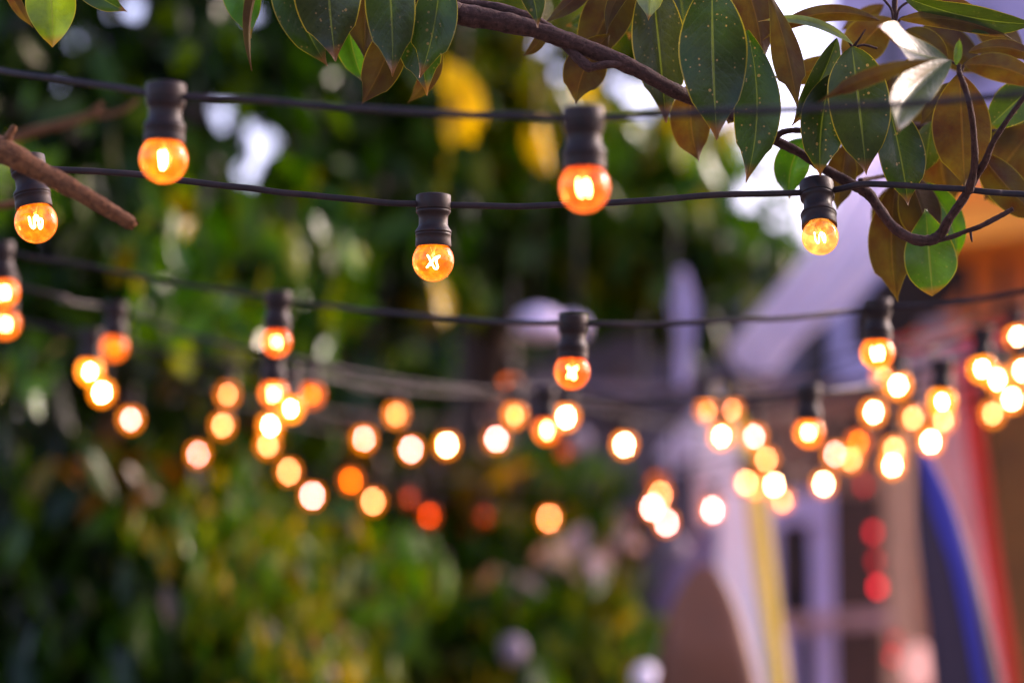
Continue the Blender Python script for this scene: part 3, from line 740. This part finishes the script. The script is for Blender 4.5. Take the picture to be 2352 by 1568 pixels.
OR = [(3, (.11, .05, .001)), (2, (.10, .08, .001)), (3, (.03, .06, .001)), (1, (.12, .032, .004))]  # orange-brown leaf colours carry the warm light of the lamps
GLINT = [(2, (.42, .32, .36)), (1, (.30, .24, .28)), (1, (.40, .22, .20))]  # pale leaf colours stand in for light glints in the shrub
PAL = [DG, MG, YL, YY, OR, GLINT]
HOLES += [(175, 88, 20), (440, 255, 26), (500, 240, 18), (506, 275, 20), (592, 315, 24), (622, 325, 16), (565, 402, 20), (590, 410, 12), (135, 575, 22), (275, 30, 12), (345, 8, 16), (348, 25, 9),
          (565, 25, 12), (580, 45, 10), (360, 113, 8), (313, 180, 8), (140, 190, 10), (210, 628, 7), (1250, 105, 10), (1292, 168, 10), (1400, 190, 6), (1452, 215, 16), (1478, 262, 6), (1712, 465, 22)]
def newtree(name, label, x, y, d, cat='tree', group='trees and shrubs behind the lights'):
    p = W(x, y, d); p.z = 0; o = empty(name, p); tag(o, label, cat, group); return o
# left tree
t = newtree('broadleaf_tree', 'dark dense tree filling the upper left, blurred, with chinks of sky', 150, 900, 7.0)
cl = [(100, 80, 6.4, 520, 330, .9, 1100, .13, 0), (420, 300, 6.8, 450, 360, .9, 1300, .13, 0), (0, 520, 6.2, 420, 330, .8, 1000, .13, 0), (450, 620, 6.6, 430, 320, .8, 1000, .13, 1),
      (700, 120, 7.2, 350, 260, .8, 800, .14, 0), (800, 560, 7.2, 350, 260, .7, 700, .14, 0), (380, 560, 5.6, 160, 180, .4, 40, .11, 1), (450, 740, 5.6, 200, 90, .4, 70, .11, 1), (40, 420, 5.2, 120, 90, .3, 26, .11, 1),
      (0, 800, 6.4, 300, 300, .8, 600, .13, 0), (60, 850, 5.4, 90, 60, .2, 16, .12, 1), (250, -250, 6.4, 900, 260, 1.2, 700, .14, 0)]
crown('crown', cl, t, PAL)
trunk(t, [(t.location, .16), (t.location + Vector((.1, 0, 1.2)), .13), (W(200, 500, 7.0), .10), (W(350, 100, 7.0), .06), (W(420, -300, 7), .03)])
# middle tree
t = newtree('broadleaf_tree', 'mid-green tree with yellowing leaves behind the two big central lamps', 1150, 900, 8.2)
cl = [(950, 260, 7.6, 330, 300, .8, 900, .14, 1), (1250, 420, 7.8, 330, 260, .8, 900, .14, 1), (1050, 560, 7.8, 330, 200, .7, 700, .14, 0), (1450, 560, 7.9, 260, 180, .7, 560, .14, 1),
      (1130, 120, 7.4, 200, 160, .5, 160, .13, 2), (1010, 690, 7.0, 120, 60, .3, 30, .12, 2), (1080, -200, 7.8, 700, 220, .9, 500, .15, 1),
      (1420, 330, 7.6, 200, 130, .5, 110, .13, 1), (1180, 40, 7.3, 120, 90, .4, 70, .13, 2), (1330, 60, 7.5, 110, 90, .4, 60, .13, 1), (1290, 260, 7.0, 90, 60, .3, 40, .12, 2), (1530, 350, 7.6, 120, 70, .3, 80, .12, 1), (1570, 420, 7.7, 150, 110, .4, 150, .12, 1), (1640, 560, 7.7, 130, 100, .4, 150, .12, 0), (1800, 590, 7.6, 60, 60, .2, 24, .11, 1), (1700, 560, 7.6, 110, 50, .3, 60, .12, 0), (1800, 500, 7.7, 60, 40, .2, 9, .11, 1), (1620, 330, 7.6, 70, 60, .3, 26, .11, 1), (1400, 110, 7.6, 120, 70, .3, 60, .11, 1), (1780, 430, 7.6, 50, 60, .2, 8, .10, 1), (1680, 330, 7.5, 50, 60, .2, 12, .11, 1), (1180, 190, 7.6, 110, 110, .4, 90, .12, 1), (1340, 130, 7.8, 150, 130, .4, 130, .12, 1), (1420, 290, 7.6, 120, 60, .3, 60, .12, 1), (1480, 130, 7.8, 110, 90, .4, 50, .12, 0), (1500, 60, 7.6, 120, 90, .4, 50, .13, 1), (1780, 650, 7.8, 60, 50, .3, 12, .12, 1), (1640, 400, 7.6, 70, 40, .3, 20, .12, 1), (1620, 540, 7.5, 110, 70, .3, 60, .12, 0), (1740, 590, 7.4, 60, 60, .3, 26, .12, 0), (1700, 380, 7.0, 50, 25, .2, 8, .11, 1), (1700, 60, 7.2, 25, 60, .2, 5, .14, 2), (1690, 690, 7.8, 100, 60, .3, 30, .12, 1), (1600, 470, 7.4, 150, 80, .4, 70, .12, 1), (1690, 560, 7.4, 90, 60, .3, 34, .12, 1), (1560, 610, 7.6, 160, 90, .4, 110, .13, 0),
      (1590, 760, 7.8, 100, 60, .4, 60, .13, 0), (1360, 700, 7.8, 200, 60, .4, 110, .13, 1), (1620, 350, 7.0, 60, 40, .3, 8, .12, 1), (1740, 575, 7.0, 40, 30, .2, 7, .12, 1), (820, 760, 7.2, 120, 60, .4, 60, .13, 2)]
crown('crown', cl, t, PAL)
trunk(t, [(t.location, .15), (t.location + Vector((-.1, 0, 1.3)), .12), (W(1120, 560, 8.2), .09), (W(1000, 200, 8.1), .05), (W(950, -200, 8), .03)])
# single yellow leaves on a hanging spray
t = newtree('yellowing_shrub', 'blurred yellow leaf patches hanging behind the top two cables', 1080, 1500, 7.1, 'shrub')
t.location = W(1110, -700, 6.9); t['label'] = 'blurred hanging spray of bright yellow leaves behind the top two cables'
cl = [(1062, 200, 6.2, 14, 34, .06, 4, .17, 3), (1064, 250, 6.2, 12, 18, .05, 3, .15, 3), (1240, 340, 6.6, 14, 30, .06, 3, .15, 3), (1012, 680, 6.6, 12, 16, .05, 2, .14, 3), (1000, 440, 6.6, 20, 20, .1, 2, .12, 2), (1340, 185, 6.3, 12, 12, .05, 1, .14, 3)]
crown('foliage', cl, t, PAL, holes=False, hang=1.5)
v, f, u = tube(catmull([(W(1110, -700, 6.9), .01), (W(1100, -200, 6.8), .007), (W(1070, 60, 6.3), .004), (W(1062, 170, 6.2), .003)], 6), 8, origin=t.location); mesh('stem', v, f, M['trunk'], t)
# lower left shrub
t = newtree('leafy_shrub', 'blurred shrub low at the left with yellow-green drooping leaves', 500, 1800, 5.6, 'shrub')
cl = [(0, 1250, 6.0, 420, 300, .6, 800, .12, 0), (420, 1250, 6.2, 320, 240, .6, 600, .12, 1), (600, 1400, 5.6, 230, 230, .4, 300, .075, 2), (420, 1250, 5.7, 200, 120, .3, 130, .075, 1), (300, 1560, 5.8, 450, 240, .6, 800, .12, 0), (680, 1580, 5.5, 250, 150, .4, 260, .075, 2),
      (760, 1350, 6.2, 280, 260, .5, 500, .12, 1), (300, 1100, 5.8, 260, 110, .4, 60, .12, 4), (300, 1120, 6.2, 260, 130, .4, 160, .12, 0), (620, 1150, 6.4, 300, 180, .5, 160, .12, 4), (620, 1150, 6.5, 300, 180, .5, 260, .12, 1), (100, 1800, 5.8, 700, 300, .7, 800, .12, 0), (385, 1265, 5.6, 16, 24, .1, 2, .13, 3), (620, 1560, 5.8, 30, 20, .1, 2, .12, 3)]
crown('foliage', cl, t, PAL, hang=.9)
for k in range(5):
    x = random.uniform(100, 800); trunk(t, [(t.location + Vector((random.uniform(-.3, .3), 0, 0)), .025), (W(x, 1500, 6), .018), (W(x + 40, 1180, 6.1), .008)], 'stem')
# lower middle shrub
t = newtree('leafy_shrub', 'blurred green shrub low in the middle with pale leaf glints', 1150, 1900, 7.3, 'shrub')
cl = [(950, 1400, 7.2, 300, 250, .6, 700, .13, 0), (1250, 1350, 7.4, 260, 190, .5, 560, .13, 1), (1330, 1480, 6.9, 190, 120, .4, 320, .10, 1), (1180, 1440, 6.8, 200, 120, .4, 170, .09, 1), (1080, 1560, 6.8, 220, 80, .3, 120, .09, 2), (1400, 1400, 6.8, 80, 90, .3, 60, .09, 2), (1100, 1580, 7.2, 420, 150, .5, 600, .13, 0), (1000, 1160, 7.6, 260, 130, .5, 330, .13, 4), (1250, 1130, 7.8, 200, 110, .4, 200, .13, 1),
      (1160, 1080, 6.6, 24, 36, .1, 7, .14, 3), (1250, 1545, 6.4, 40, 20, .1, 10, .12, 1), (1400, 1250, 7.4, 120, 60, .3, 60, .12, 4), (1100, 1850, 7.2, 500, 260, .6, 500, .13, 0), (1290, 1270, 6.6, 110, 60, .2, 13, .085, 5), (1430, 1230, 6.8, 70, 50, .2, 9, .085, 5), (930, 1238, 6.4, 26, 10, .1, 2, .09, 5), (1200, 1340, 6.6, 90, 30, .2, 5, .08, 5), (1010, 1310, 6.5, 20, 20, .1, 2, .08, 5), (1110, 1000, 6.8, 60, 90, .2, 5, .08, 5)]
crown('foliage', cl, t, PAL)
for k in range(4):
    x = random.uniform(900, 1350); trunk(t, [(t.location + Vector((random.uniform(-.3, .3), 0, 0)), .025), (W(x, 1560, 7.3), .018), (W(x + 30, 1250, 7.4), .008)], 'stem')
# far tree line behind
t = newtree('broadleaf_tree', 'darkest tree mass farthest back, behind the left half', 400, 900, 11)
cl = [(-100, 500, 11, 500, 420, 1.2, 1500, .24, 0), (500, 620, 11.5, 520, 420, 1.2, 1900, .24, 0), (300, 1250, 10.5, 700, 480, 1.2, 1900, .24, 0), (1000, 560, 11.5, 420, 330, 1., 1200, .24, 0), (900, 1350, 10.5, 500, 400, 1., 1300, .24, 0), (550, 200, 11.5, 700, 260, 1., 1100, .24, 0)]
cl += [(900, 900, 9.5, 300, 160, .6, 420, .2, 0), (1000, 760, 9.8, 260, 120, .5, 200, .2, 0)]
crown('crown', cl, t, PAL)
trunk(t, [(t.location, .25), (t.location + Vector((.1, 0, 1.6)), .2), (W(430, 300, 11), .12), (W(500, -100, 11), .05)])

# ------------------------------------------------------------------ shop, boards, sails
def at0(x, y, d):
    p = W(x, y, d); p.z = 0; return p
shop = empty('surf_shop', at0(2000, 1500, 8.4)); tag(shop, 'low surf shop with tan and brown front, red fascia and orange roof underside', 'shop')
slab('wall', [(1640, 880), (2300, 880), (2330, 2420), (1640, 2420)], 8.6, .12, pm('tan_render', (.46, .26, .18), .7, .3, 3), shop)
slab('wall', [(2250, 740), (2800, 740), (2800, 2420), (2330, 2420), (2310, 1500)], 8.3, .12, pm('ochre_timber', (.17, .07, .004), .6, .4, 5), shop)['label'] = 'ochre timber wall beyond the red post'
slab('panel', [(1905, 1130), (2022, 1130), (2040, 2420), (1925, 2420)], 8.35, .05, pm('brown_board', (.05, .02, .012), .6, .35, 6), shop)
slab('panel', [(2030, 930), (2102, 930), (2112, 2420), (2040, 2420)], 8.35, .05, pm('tan_board', (.62, .38, .24), .6, .2, 4), shop)
w = slab('window', [(1790, 1180), (1900, 1180), (1915, 2100), (1800, 2100)], 8.42, .04, pm('window_glass_dark', (.02, .02, .025), .12, .3, 2), shop)
for q in ([(1748, 1190), (1790, 1190), (1806, 2100), (1764, 2100)], [(1862, 1130), (1912, 1130), (1930, 2100), (1880, 2100)], [(1748, 1128), (1912, 1128), (1912, 1200), (1748, 1200)], [(1800, 1420), (1830, 1420), (1838, 2100), (1808, 2100)]):
    v, f = prism(q, 8.25 - .01 * (q[0][0] % 7), .06); v = [Vector(p) - shop.location for p in v]
    o = mesh('window_frame', v, f, pm('lavender_white_paint', (.50, .43, .72), .5, .12, 3), w, False)
slab('sill', [(1790, 1415), (2045, 1400), (2045, 1436), (1790, 1452)], 8.0, .1, pm('pink_grey_bar', (.42, .25, .25), .6, .3, 8), shop)
slab('fascia', [(2030, 790), (2800, 665), (2800, 716), (2030, 842)], 7.9, .06, pm('red_pink_paint', (.88, .04, .06), .45, .2, 4), shop)
slab('sign_board', [(2090, 800), (2215, 785), (2210, 850), (2085, 868)], 7.84, .03, pm('grey_panel', (.36, .28, .33), .5, .15, 4), shop)
slab('awning_frame', [(2110, 742), (2190, 720), (2196, 752), (2120, 775)], 7.8, .03, pm('grey_panel', (.36, .28, .33), .5, .15, 4), shop)
# roof: sloping soffit of boards seen from below
P = [W(2150, 470, 7.4), W(2900, 400, 7.4), W(2900, 700, 8.8), W(2060, 800, 8.8)]
P = [p - shop.location for p in P]; Q = [p + Vector((0, 0, .08)) for p in P]
mesh('roof', P + Q, [(0, 1, 2, 3), (7, 6, 5, 4), (0, 4, 5, 1), (1, 5, 6, 2), (2, 6, 7, 3), (3, 7, 4, 0)], pm('orange_boards', (.95, .24, .002), .5, .35, 7), shop, False)
slab('roof_beam', [(2170, 478), (2900, 395), (2900, 470), (2175, 560)], 7.3, .08, pm('orange_trim', (.98, .32, .02), .5, .15, 3), shop)
for k, x in enumerate((2215, 2300, 2400)):
    slab('rafter', [(x, 600), (x + 14, 598), (x + 16, 735), (x + 2, 738)], 7.6 + .05 * k, .05, pm('black_timber_void', (.015, .01, .01), .7, .3, 5), shop)
slab('void_sheet', [(1960, 700), (2060, 600), (2200, 560), (2230, 640), (2150, 740), (2030, 800), (1960, 800)], 7.95, .1, pm('black_timber_void', (.015, .01, .01), .7, .3, 5), shop)  # near-black sheet painted for the dark void under the roof
slab('beam', [(1700, 905), (2230, 850), (2230, 880), (1700, 940)], 8.1, .08, pm('dusky_beam', (.12, .07, .08), .6, .3, 5), shop)
post = slab('post', [(2196, 820), (2230, 820), (2291, 1266), (2332, 1537), (2430, 2420), (2400, 2420), (2306, 1537), (2262, 1266)], 7.3, .06, pm('bright_red_paint', (.72, .008, .006), .35, .15, 4), shop)

def board(name, label, outline, d, th, mat, cat='surfboard', rail=None, railmat=None, railname='rail', lean=0.0, d_bot=None):
    """outline: list of (px_left, px_right, py) from nose to tail; cross-section is a lens with thickness th"""
    ls = outline; n = 12
    # resample
    ys = [o[2] for o in ls]; Y = np.linspace(ys[0], ys[-1], 46)
    Lx = np.interp(Y, ys, [o[0] for o in ls]); Rx = np.interp(Y, ys, [o[1] for o in ls])
    for _ in range(3):
        Lx[1:-1] = (Lx[:-2] + 2 * Lx[1:-1] + Lx[2:]) / 4; Rx[1:-1] = (Rx[:-2] + 2 * Rx[1:-1] + Rx[2:]) / 4
    db = d_bot or d
    root = empty(name, at0((Lx[-1] + Rx[-1]) / 2, Y[-1], db)); tag(root, label, cat, 'surfboards standing by the shop' if cat == 'surfboard' else None)
    O = root.location
    def build(f0, f1, nm, mt, par, grow=0.0):
        V, Fc = [], []; ns = 14
        for i, y in enumerate(Y):
            dd = d + (db - d) * i / (len(Y) - 1)
            a = Lx[i]; b = Rx[i]; w_ = b - a
            tt = th * min(1, (i + .6) / 6) * (min(1, (len(Y) - i) / 4))
            for k in range(2 * ns):
                ph_ = k / (2 * ns) * 2 * math.pi
                s = .5 - .5 * math.cos(ph_)          # 0..1..0 across
                g0, g1 = (f0(y) if callable(f0) else (f0, f1))
                s2 = g0 + (g1 - g0) * s
                z = math.sqrt(max(0, 1 - (2 * s2 - 1) ** 4)) * (tt / 2 + grow)
                z = z if ph_ <= math.pi else -z
                V.append(W(a + w_ * s2, y, dd - z) - O)
        m_ = 2 * ns
        for i in range(len(Y) - 1):
            for k in range(m_): Fc.append((i * m_ + k, i * m_ + (k + 1) % m_, (i + 1) * m_ + (k + 1) % m_, (i + 1) * m_ + k))
        Fc.append(tuple(range(m_))[::-1]); Fc.append(tuple((len(Y) - 1) * m_ + k for k in range(m_)))
        return mesh(nm, V, Fc, mt, par)
    build(0, 1, 'deck', mat, root)
    if rail: build(rail if callable(rail) else rail[0], None if callable(rail) else rail[1], railname, railmat, root, .004)
    return root
board('surfboard', 'dark grey-purple surfboard with a bright blue right edge, nose up', [(2108, 2128, 1036), (2102, 2156, 1062), (2101, 2188, 1142), (2106, 2226, 1259), (2122, 2250, 1340), (2132, 2270, 1420), (2140, 2290, 1510), (2148, 2304, 1568), (2160, 2350, 1800), (2170, 2380, 2200), (2180, 2370, 2700), (2220, 2330, 3380)],
      4.6, .06, pm('dark_board_skin', (.034, .020, .036), .8, .12, 3), rail=lambda y: (float(np.interp(y, [1036, 1134, 1284, 1484, 1700], [.22, .32, .55, .58, .60])), float(np.interp(y, [1036, 1200, 1484, 1700], [.98, .94, .79, .76]))), railmat=pm('blue_rail_paint', (.030, .028, .23), .85, .12, 3))
board('surfboard', 'brown pointed surfboard low in front, nose like an arch', [(1598, 1640, 1296), (1566, 1668, 1325), (1545, 1690, 1370), (1528, 1706, 1420), (1516, 1722, 1480), (1505, 1745, 1568), (1490, 1775, 1750), (1490, 1790, 2100), (1510, 1770, 2500), (1560, 1720, 3010)],
      5.6, .07, pm('brown_wood_skin', (.12, .040, .016), .5, .35, 2.2))
board('surfboard', 'white lavender surfboard behind the brown one, yellow right edge', [(1630, 1650, 880), (1600, 1710, 950), (1590, 1745, 1050), (1596, 1765, 1180), (1610, 1778, 1300), (1640, 1790, 1420), (1650, 1812, 1568), (1660, 1840, 1900), (1700, 1830, 2640)],
      7.4, .07, pm('white_board_skin', (.94, .88, .93), .3, .06, 3), rail=(.74, .99), railmat=pm('yellow_rail_paint', (.75, .54, .001), .3, .1, 3))
board('surfboard', 'pale pink surfboard left of the red post', [(2150, 2160, 800), (2110, 2215, 880), (2110, 2235, 1000), (2130, 2260, 1200), (2150, 2290, 1400), (2170, 2318, 1568), (2200, 2340, 2000), (2230, 2330, 2480)],
      7.5, .06, pm('pink_board_skin', (.62, .34, .31), .35, .25, 4))
board('surfboard', 'grey-lavender surfboard edge left of the brown one', [(1640, 1650, 1190), (1560, 1650, 1260), (1500, 1640, 1360), (1470, 1640, 1480), (1452, 1640, 1568), (1440, 1640, 1900), (1480, 1600, 2620)],
      7.35, .07, pm('lavender_board_skin', (.12, .10, .20), .4, .25, 3))
# small pale lantern in front of the dark board
def globe(name, label, x, y, d, r, mat, cat, em=None, cord=True, sz=1.0):
    root = empty(name, W(x, y, d)); tag(root, label, cat)
    prof = [(max(1e-4, r * math.cos(a)), r * sz * math.sin(a) * (1 + .02 * math.sin(a * 30))) for a in np.linspace(-math.pi / 2, math.pi / 2, 40)]
    v, f = lathe(prof, 28); s = mesh('shade', v, f, mat, root)
    v, f = lathe([(.0001, r * sz * 1.06), (r * .22, r * sz * 1.04), (r * .24, r * sz * .95), (r * .2, r * sz * .93)], 18); mesh('cap', v, f, M['plastic'], root)
    if cord:
        v, f, u = tube([(Vector((0, 0, r * sz)), .004), (Vector((0, 0, r * sz + .9)), .004)], 8); mesh('cord', v, f, M['cable'], root)
globe('paper_lantern', 'round pale lavender paper lantern behind the centre lamp', 1236, 744, 6.6, .070, pm('paper_lavender', (.66, .58, .80), .8, .1, 5), 'lantern', sz=.62)
globe('paper_lantern', 'round pale lavender lantern, right half of the overlapping pair', 1312, 752, 6.9, .050, pm('paper_lavender', (.66, .58, .80), .8, .1, 5), 'lantern', sz=.7)
globe('table_lamp', 'pale pink oval lamp low in front of the dark board', 2110, 1530, 6.9, .045, M['fil'], 'lamp', cord=False, sz=1.5)
[c for c in bpy.data.objects['table_lamp'].children if c.name.startswith('shade')][0].color = (.6, .28, .27, 1)
globe('paper_lantern', 'lavender round lantern low between the shop window and the yellow edge', 1985 - 1 * 0 - 1985 + 1990 - 0, 0, 8, .001, M['plastic'], 'lantern') if False else None

def sail(name, label, left, right, d, mat, cat, seg=30, amp=.03):
    """twisted cloth band between two pixel edges, with real folds"""
    root = empty(name, W(left[0][0], left[0][1], d)); tag(root, label, cat); O = root.location
    T = np.linspace(0, 1, seg); ta = np.linspace(0, 1, len(left))
    L_ = [(np.interp(t, ta, [p[0] for p in left]), np.interp(t, ta, [p[1] for p in left])) for t in T]
    R_ = [(np.interp(t, ta, [p[0] for p in right]), np.interp(t, ta, [p[1] for p in right])) for t in T]
    V, Fc = [], []; nu = 24
    for i in range(seg):
        for j in range(nu):
            s = j / (nu - 1); x = L_[i][0] * (1 - s) + R_[i][0] * s; y = L_[i][1] * (1 - s) + R_[i][1] * s
            V.append(W(x, y, d + amp * math.sin(s * 15 + T[i] * 3) + amp * .6 * math.sin(s * 31 - T[i] * 5)) - O)
    for i in range(seg - 1):
        for j in range(nu - 1): Fc.append((i * nu + j, i * nu + j + 1, (i + 1) * nu + j + 1, (i + 1) * nu + j))
    o = mesh('cloth', V, Fc, mat, root)
    sd = o.modifiers.new('thick', 'SOLIDIFY'); sd.thickness = .003
    return root
cl_m, nt, out = newmat('white_cloth'); n = N(nt)
tc = n('ShaderNodeTexCoord'); no = n('ShaderNodeTexNoise', i_Vector=tc.outputs['Object'], i_Scale=5, i_Detail=3)
bc = n.ramp(no.outputs[0], [(.3, c4(.78, .73, .90)), (.7, c4(.93, .90, .97))])
pp_ = n('ShaderNodeBsdfPrincipled', i_Base_Color=bc, i_Roughness=.7); tr = n('ShaderNodeBsdfTranslucent', i_Color=c4(.88, .84, .97))
ms = n('ShaderNodeMixShader', i_0=.6, i_1=pp_.outputs[0], i_2=tr.outputs[0]); n.link(ms.outputs[0], out.inputs[0])
sail('shade_sail', 'white lavender cloth band slanting down from the magnolia to the lights', [(1990, 330), (1950, 400), (1900, 490), (1840, 600), (1720, 740), (1670, 800), (1700, 850)], [(2200, 330), (2150, 430), (2090, 510), (2030, 600), (1960, 690), (1830, 790), (1760, 880)], 7.2, cl_m, 'shade sail')
cl_d = pm('dull_cloth', (.50, .45, .68), .8, .3, 6)
sail('pennant', 'lavender cloth strip slanting above the group of four discs', [(1610, 925), (1560, 980), (1520, 1030), (1500, 1075)], [(1680, 945), (1630, 1010), (1580, 1060), (1540, 1095)], 8.0, cl_m, 'pennant', amp=.015)
sail('pennant', 'pale lavender cloth strip hanging vertically right of the centre lamp', [(1556, 620), (1535, 700), (1556, 800), (1550, 900)], [(1575, 620), (1604, 700), (1592, 800), (1572, 900)], 6.9, cl_d, 'pennant', amp=.015)
# grey building behind the middle
bld = empty('grey_building', at0(1300, 1200, 13)); tag(bld, 'blurred slate-grey building wall behind the middle of the lights', 'building')
slab('wall', [(980, 760), (1760, 740), (1760, 2050), (980, 2050)], 13, .3, pm('slate_render', (.085, .07, .10), .7, .3, 1.2), bld)
slab('roof_edge', [(960, 735), (1790, 712), (1790, 742), (960, 764)], 12.85, .2, pm('roof_grey', (.24, .2, .27), .6, .2, 2), bld)
for x in (1010, 1110, 1395):
    slab('window', [(x, 830), (x + 70, 828), (x + 70, 990), (x, 992)], 12.96, .05, pm('window_glass_grey', (.04, .04, .05), .15, .2, 2), bld)
slab('beam', [(1000, 868), (1700, 900), (1700, 922), (1000, 890)], 9.6, .1, pm('roof_grey', (.24, .2, .27), .6, .2, 2), bld)['label'] = 'pale horizontal beam crossing behind the cables'
far = empty('lavender_building', at0(1850, 1000, 16)); tag(far, 'pale blurred lavender-grey building beyond the sail, left of the shop', 'building')
slab('wall', [(1490, 640), (1900, 590), (2120, 640), (2120, 1950), (1490, 1950)], 16, .3, pm('lavender_render', (.20, .17, .25), .7, .3, .8), far)
slab('added_tower', [(1915, -500), (3000, -500), (3000, 1950), (1930, 1950)], 15.7, .3, pm('sky_lavender', (.42, .36, .58), .7, .35, .7), far)  # tower front added to stand in for dull lavender sky
slab('cornice', [(1900, 285), (3000, 215), (3000, 245), (1900, 318)], 15.5, .2, pm('dark_eaves', (.07, .05, .08), .6, .2, 2), far)
for x in (2010, 2200, 2390):
    slab('window', [(x, 20), (x + 80, 18), (x + 80, 190), (x, 192)], 15.66, .05, pm('window_glass_blue', (.10, .09, .15), .3, .2, 2), far)
slab('roof_edge', [(1470, 625), (1900, 570), (1900, 596), (1470, 652)], 15.85, .2, pm('dark_eaves', (.07, .05, .08), .6, .2, 2), far)
for x in (1560, 1700, 1840):
    slab('window', [(x, 740), (x + 70, 738), (x + 70, 880), (x, 882)], 15.96, .05, pm('window_glass_grey', (.04, .04, .05), .15, .2, 2), far)
# pale objects low in the middle
globe('paper_lantern', 'grey-lavender round lantern at the bottom edge, left of the bright green leaves', 1178, 1492, 6.1, .036, pm('paper_dusky', (.20, .17, .21), .8, .1, 5), 'lantern')
globe('paper_lantern', 'pale blue-white round lantern cut by the bottom edge', 1482, 1556, 6.2, .035, pm('paper_white', (.85, .82, .95), .8, .05, 5), 'lantern')
globe('paper_lantern', 'small grey lantern below the group of four discs', 1552, 1258, 6.6, .035, pm('paper_dusky', (.20, .17, .21), .8, .1, 5), 'lantern')
globe('paper_lantern', 'small grey lantern beside the faint red disc under the centre lamp', 1330, 1012, 6.6, .035, pm('paper_dusky', (.20, .17, .21), .8, .1, 5), 'lantern')

# ------------------------------------------------------------------ ground, sky, light
S = 1500
g = mesh('ground', [(-S, -S, 0), (S, -S, 0), (S, S, 0), (-S, S, 0)], [(0, 1, 2, 3)], M['ground'], None, False); tag(g, kind='structure')

w = bpy.data.worlds.new('World'); sc.world = w; w.use_nodes = True; nt = w.node_tree
bg = nt.nodes['Background']; sky = nt.nodes.new('ShaderNodeTexSky'); sky.sky_type = 'NISHITA'; sky.sun_disc = False
SUN_EL, SUN_AZ = R(26), R(62)     # azimuth from +Y toward +X
sky.sun_elevation = SUN_EL; sky.sun_rotation = SUN_AZ; sky.dust_density = 3.0; sky.ozone_density = 1.2; sky.air_density = 1.0
mx = nt.nodes.new('ShaderNodeMix'); mx.data_type = 'RGBA'; mx.blend_type = 'MULTIPLY'; mx.inputs[0].default_value = 1
nt.links.new(sky.outputs[0], mx.inputs[6]); mx.inputs[7].default_value = (1.10, .88, 1.03, 1)
nt.links.new(mx.outputs[2], bg.inputs[0]); bg.inputs[1].default_value = .15
sl = bpy.data.lights.new('sun', 'SUN'); sl.energy = 1.2; sl.angle = R(12); sl.color = (1, .9, .78)
so = bpy.data.objects.new('sun', sl); col.objects.link(so)
dirv = Vector((math.sin(SUN_AZ) * math.cos(SUN_EL), math.cos(SUN_AZ) * math.cos(SUN_EL), math.sin(SUN_EL)))
so.rotation_euler = dirv.to_track_quat('Z', 'Y').to_euler()

sc.render.engine = 'CYCLES'; cy = sc.cycles
cy.use_denoising = True; cy.use_adaptive_sampling = False; cy.max_bounces = 7; cy.transparent_max_bounces = 12
cy.diffuse_bounces = 3; cy.glossy_bounces = 3; cy.caustics_reflective = False; cy.caustics_refractive = False
cy.sample_clamp_direct = 0; cy.sample_clamp_indirect = 8
vs = sc.view_settings; vs.view_transform = 'Standard'; vs.look = 'None'; vs.exposure = 1.9; vs.gamma = 1
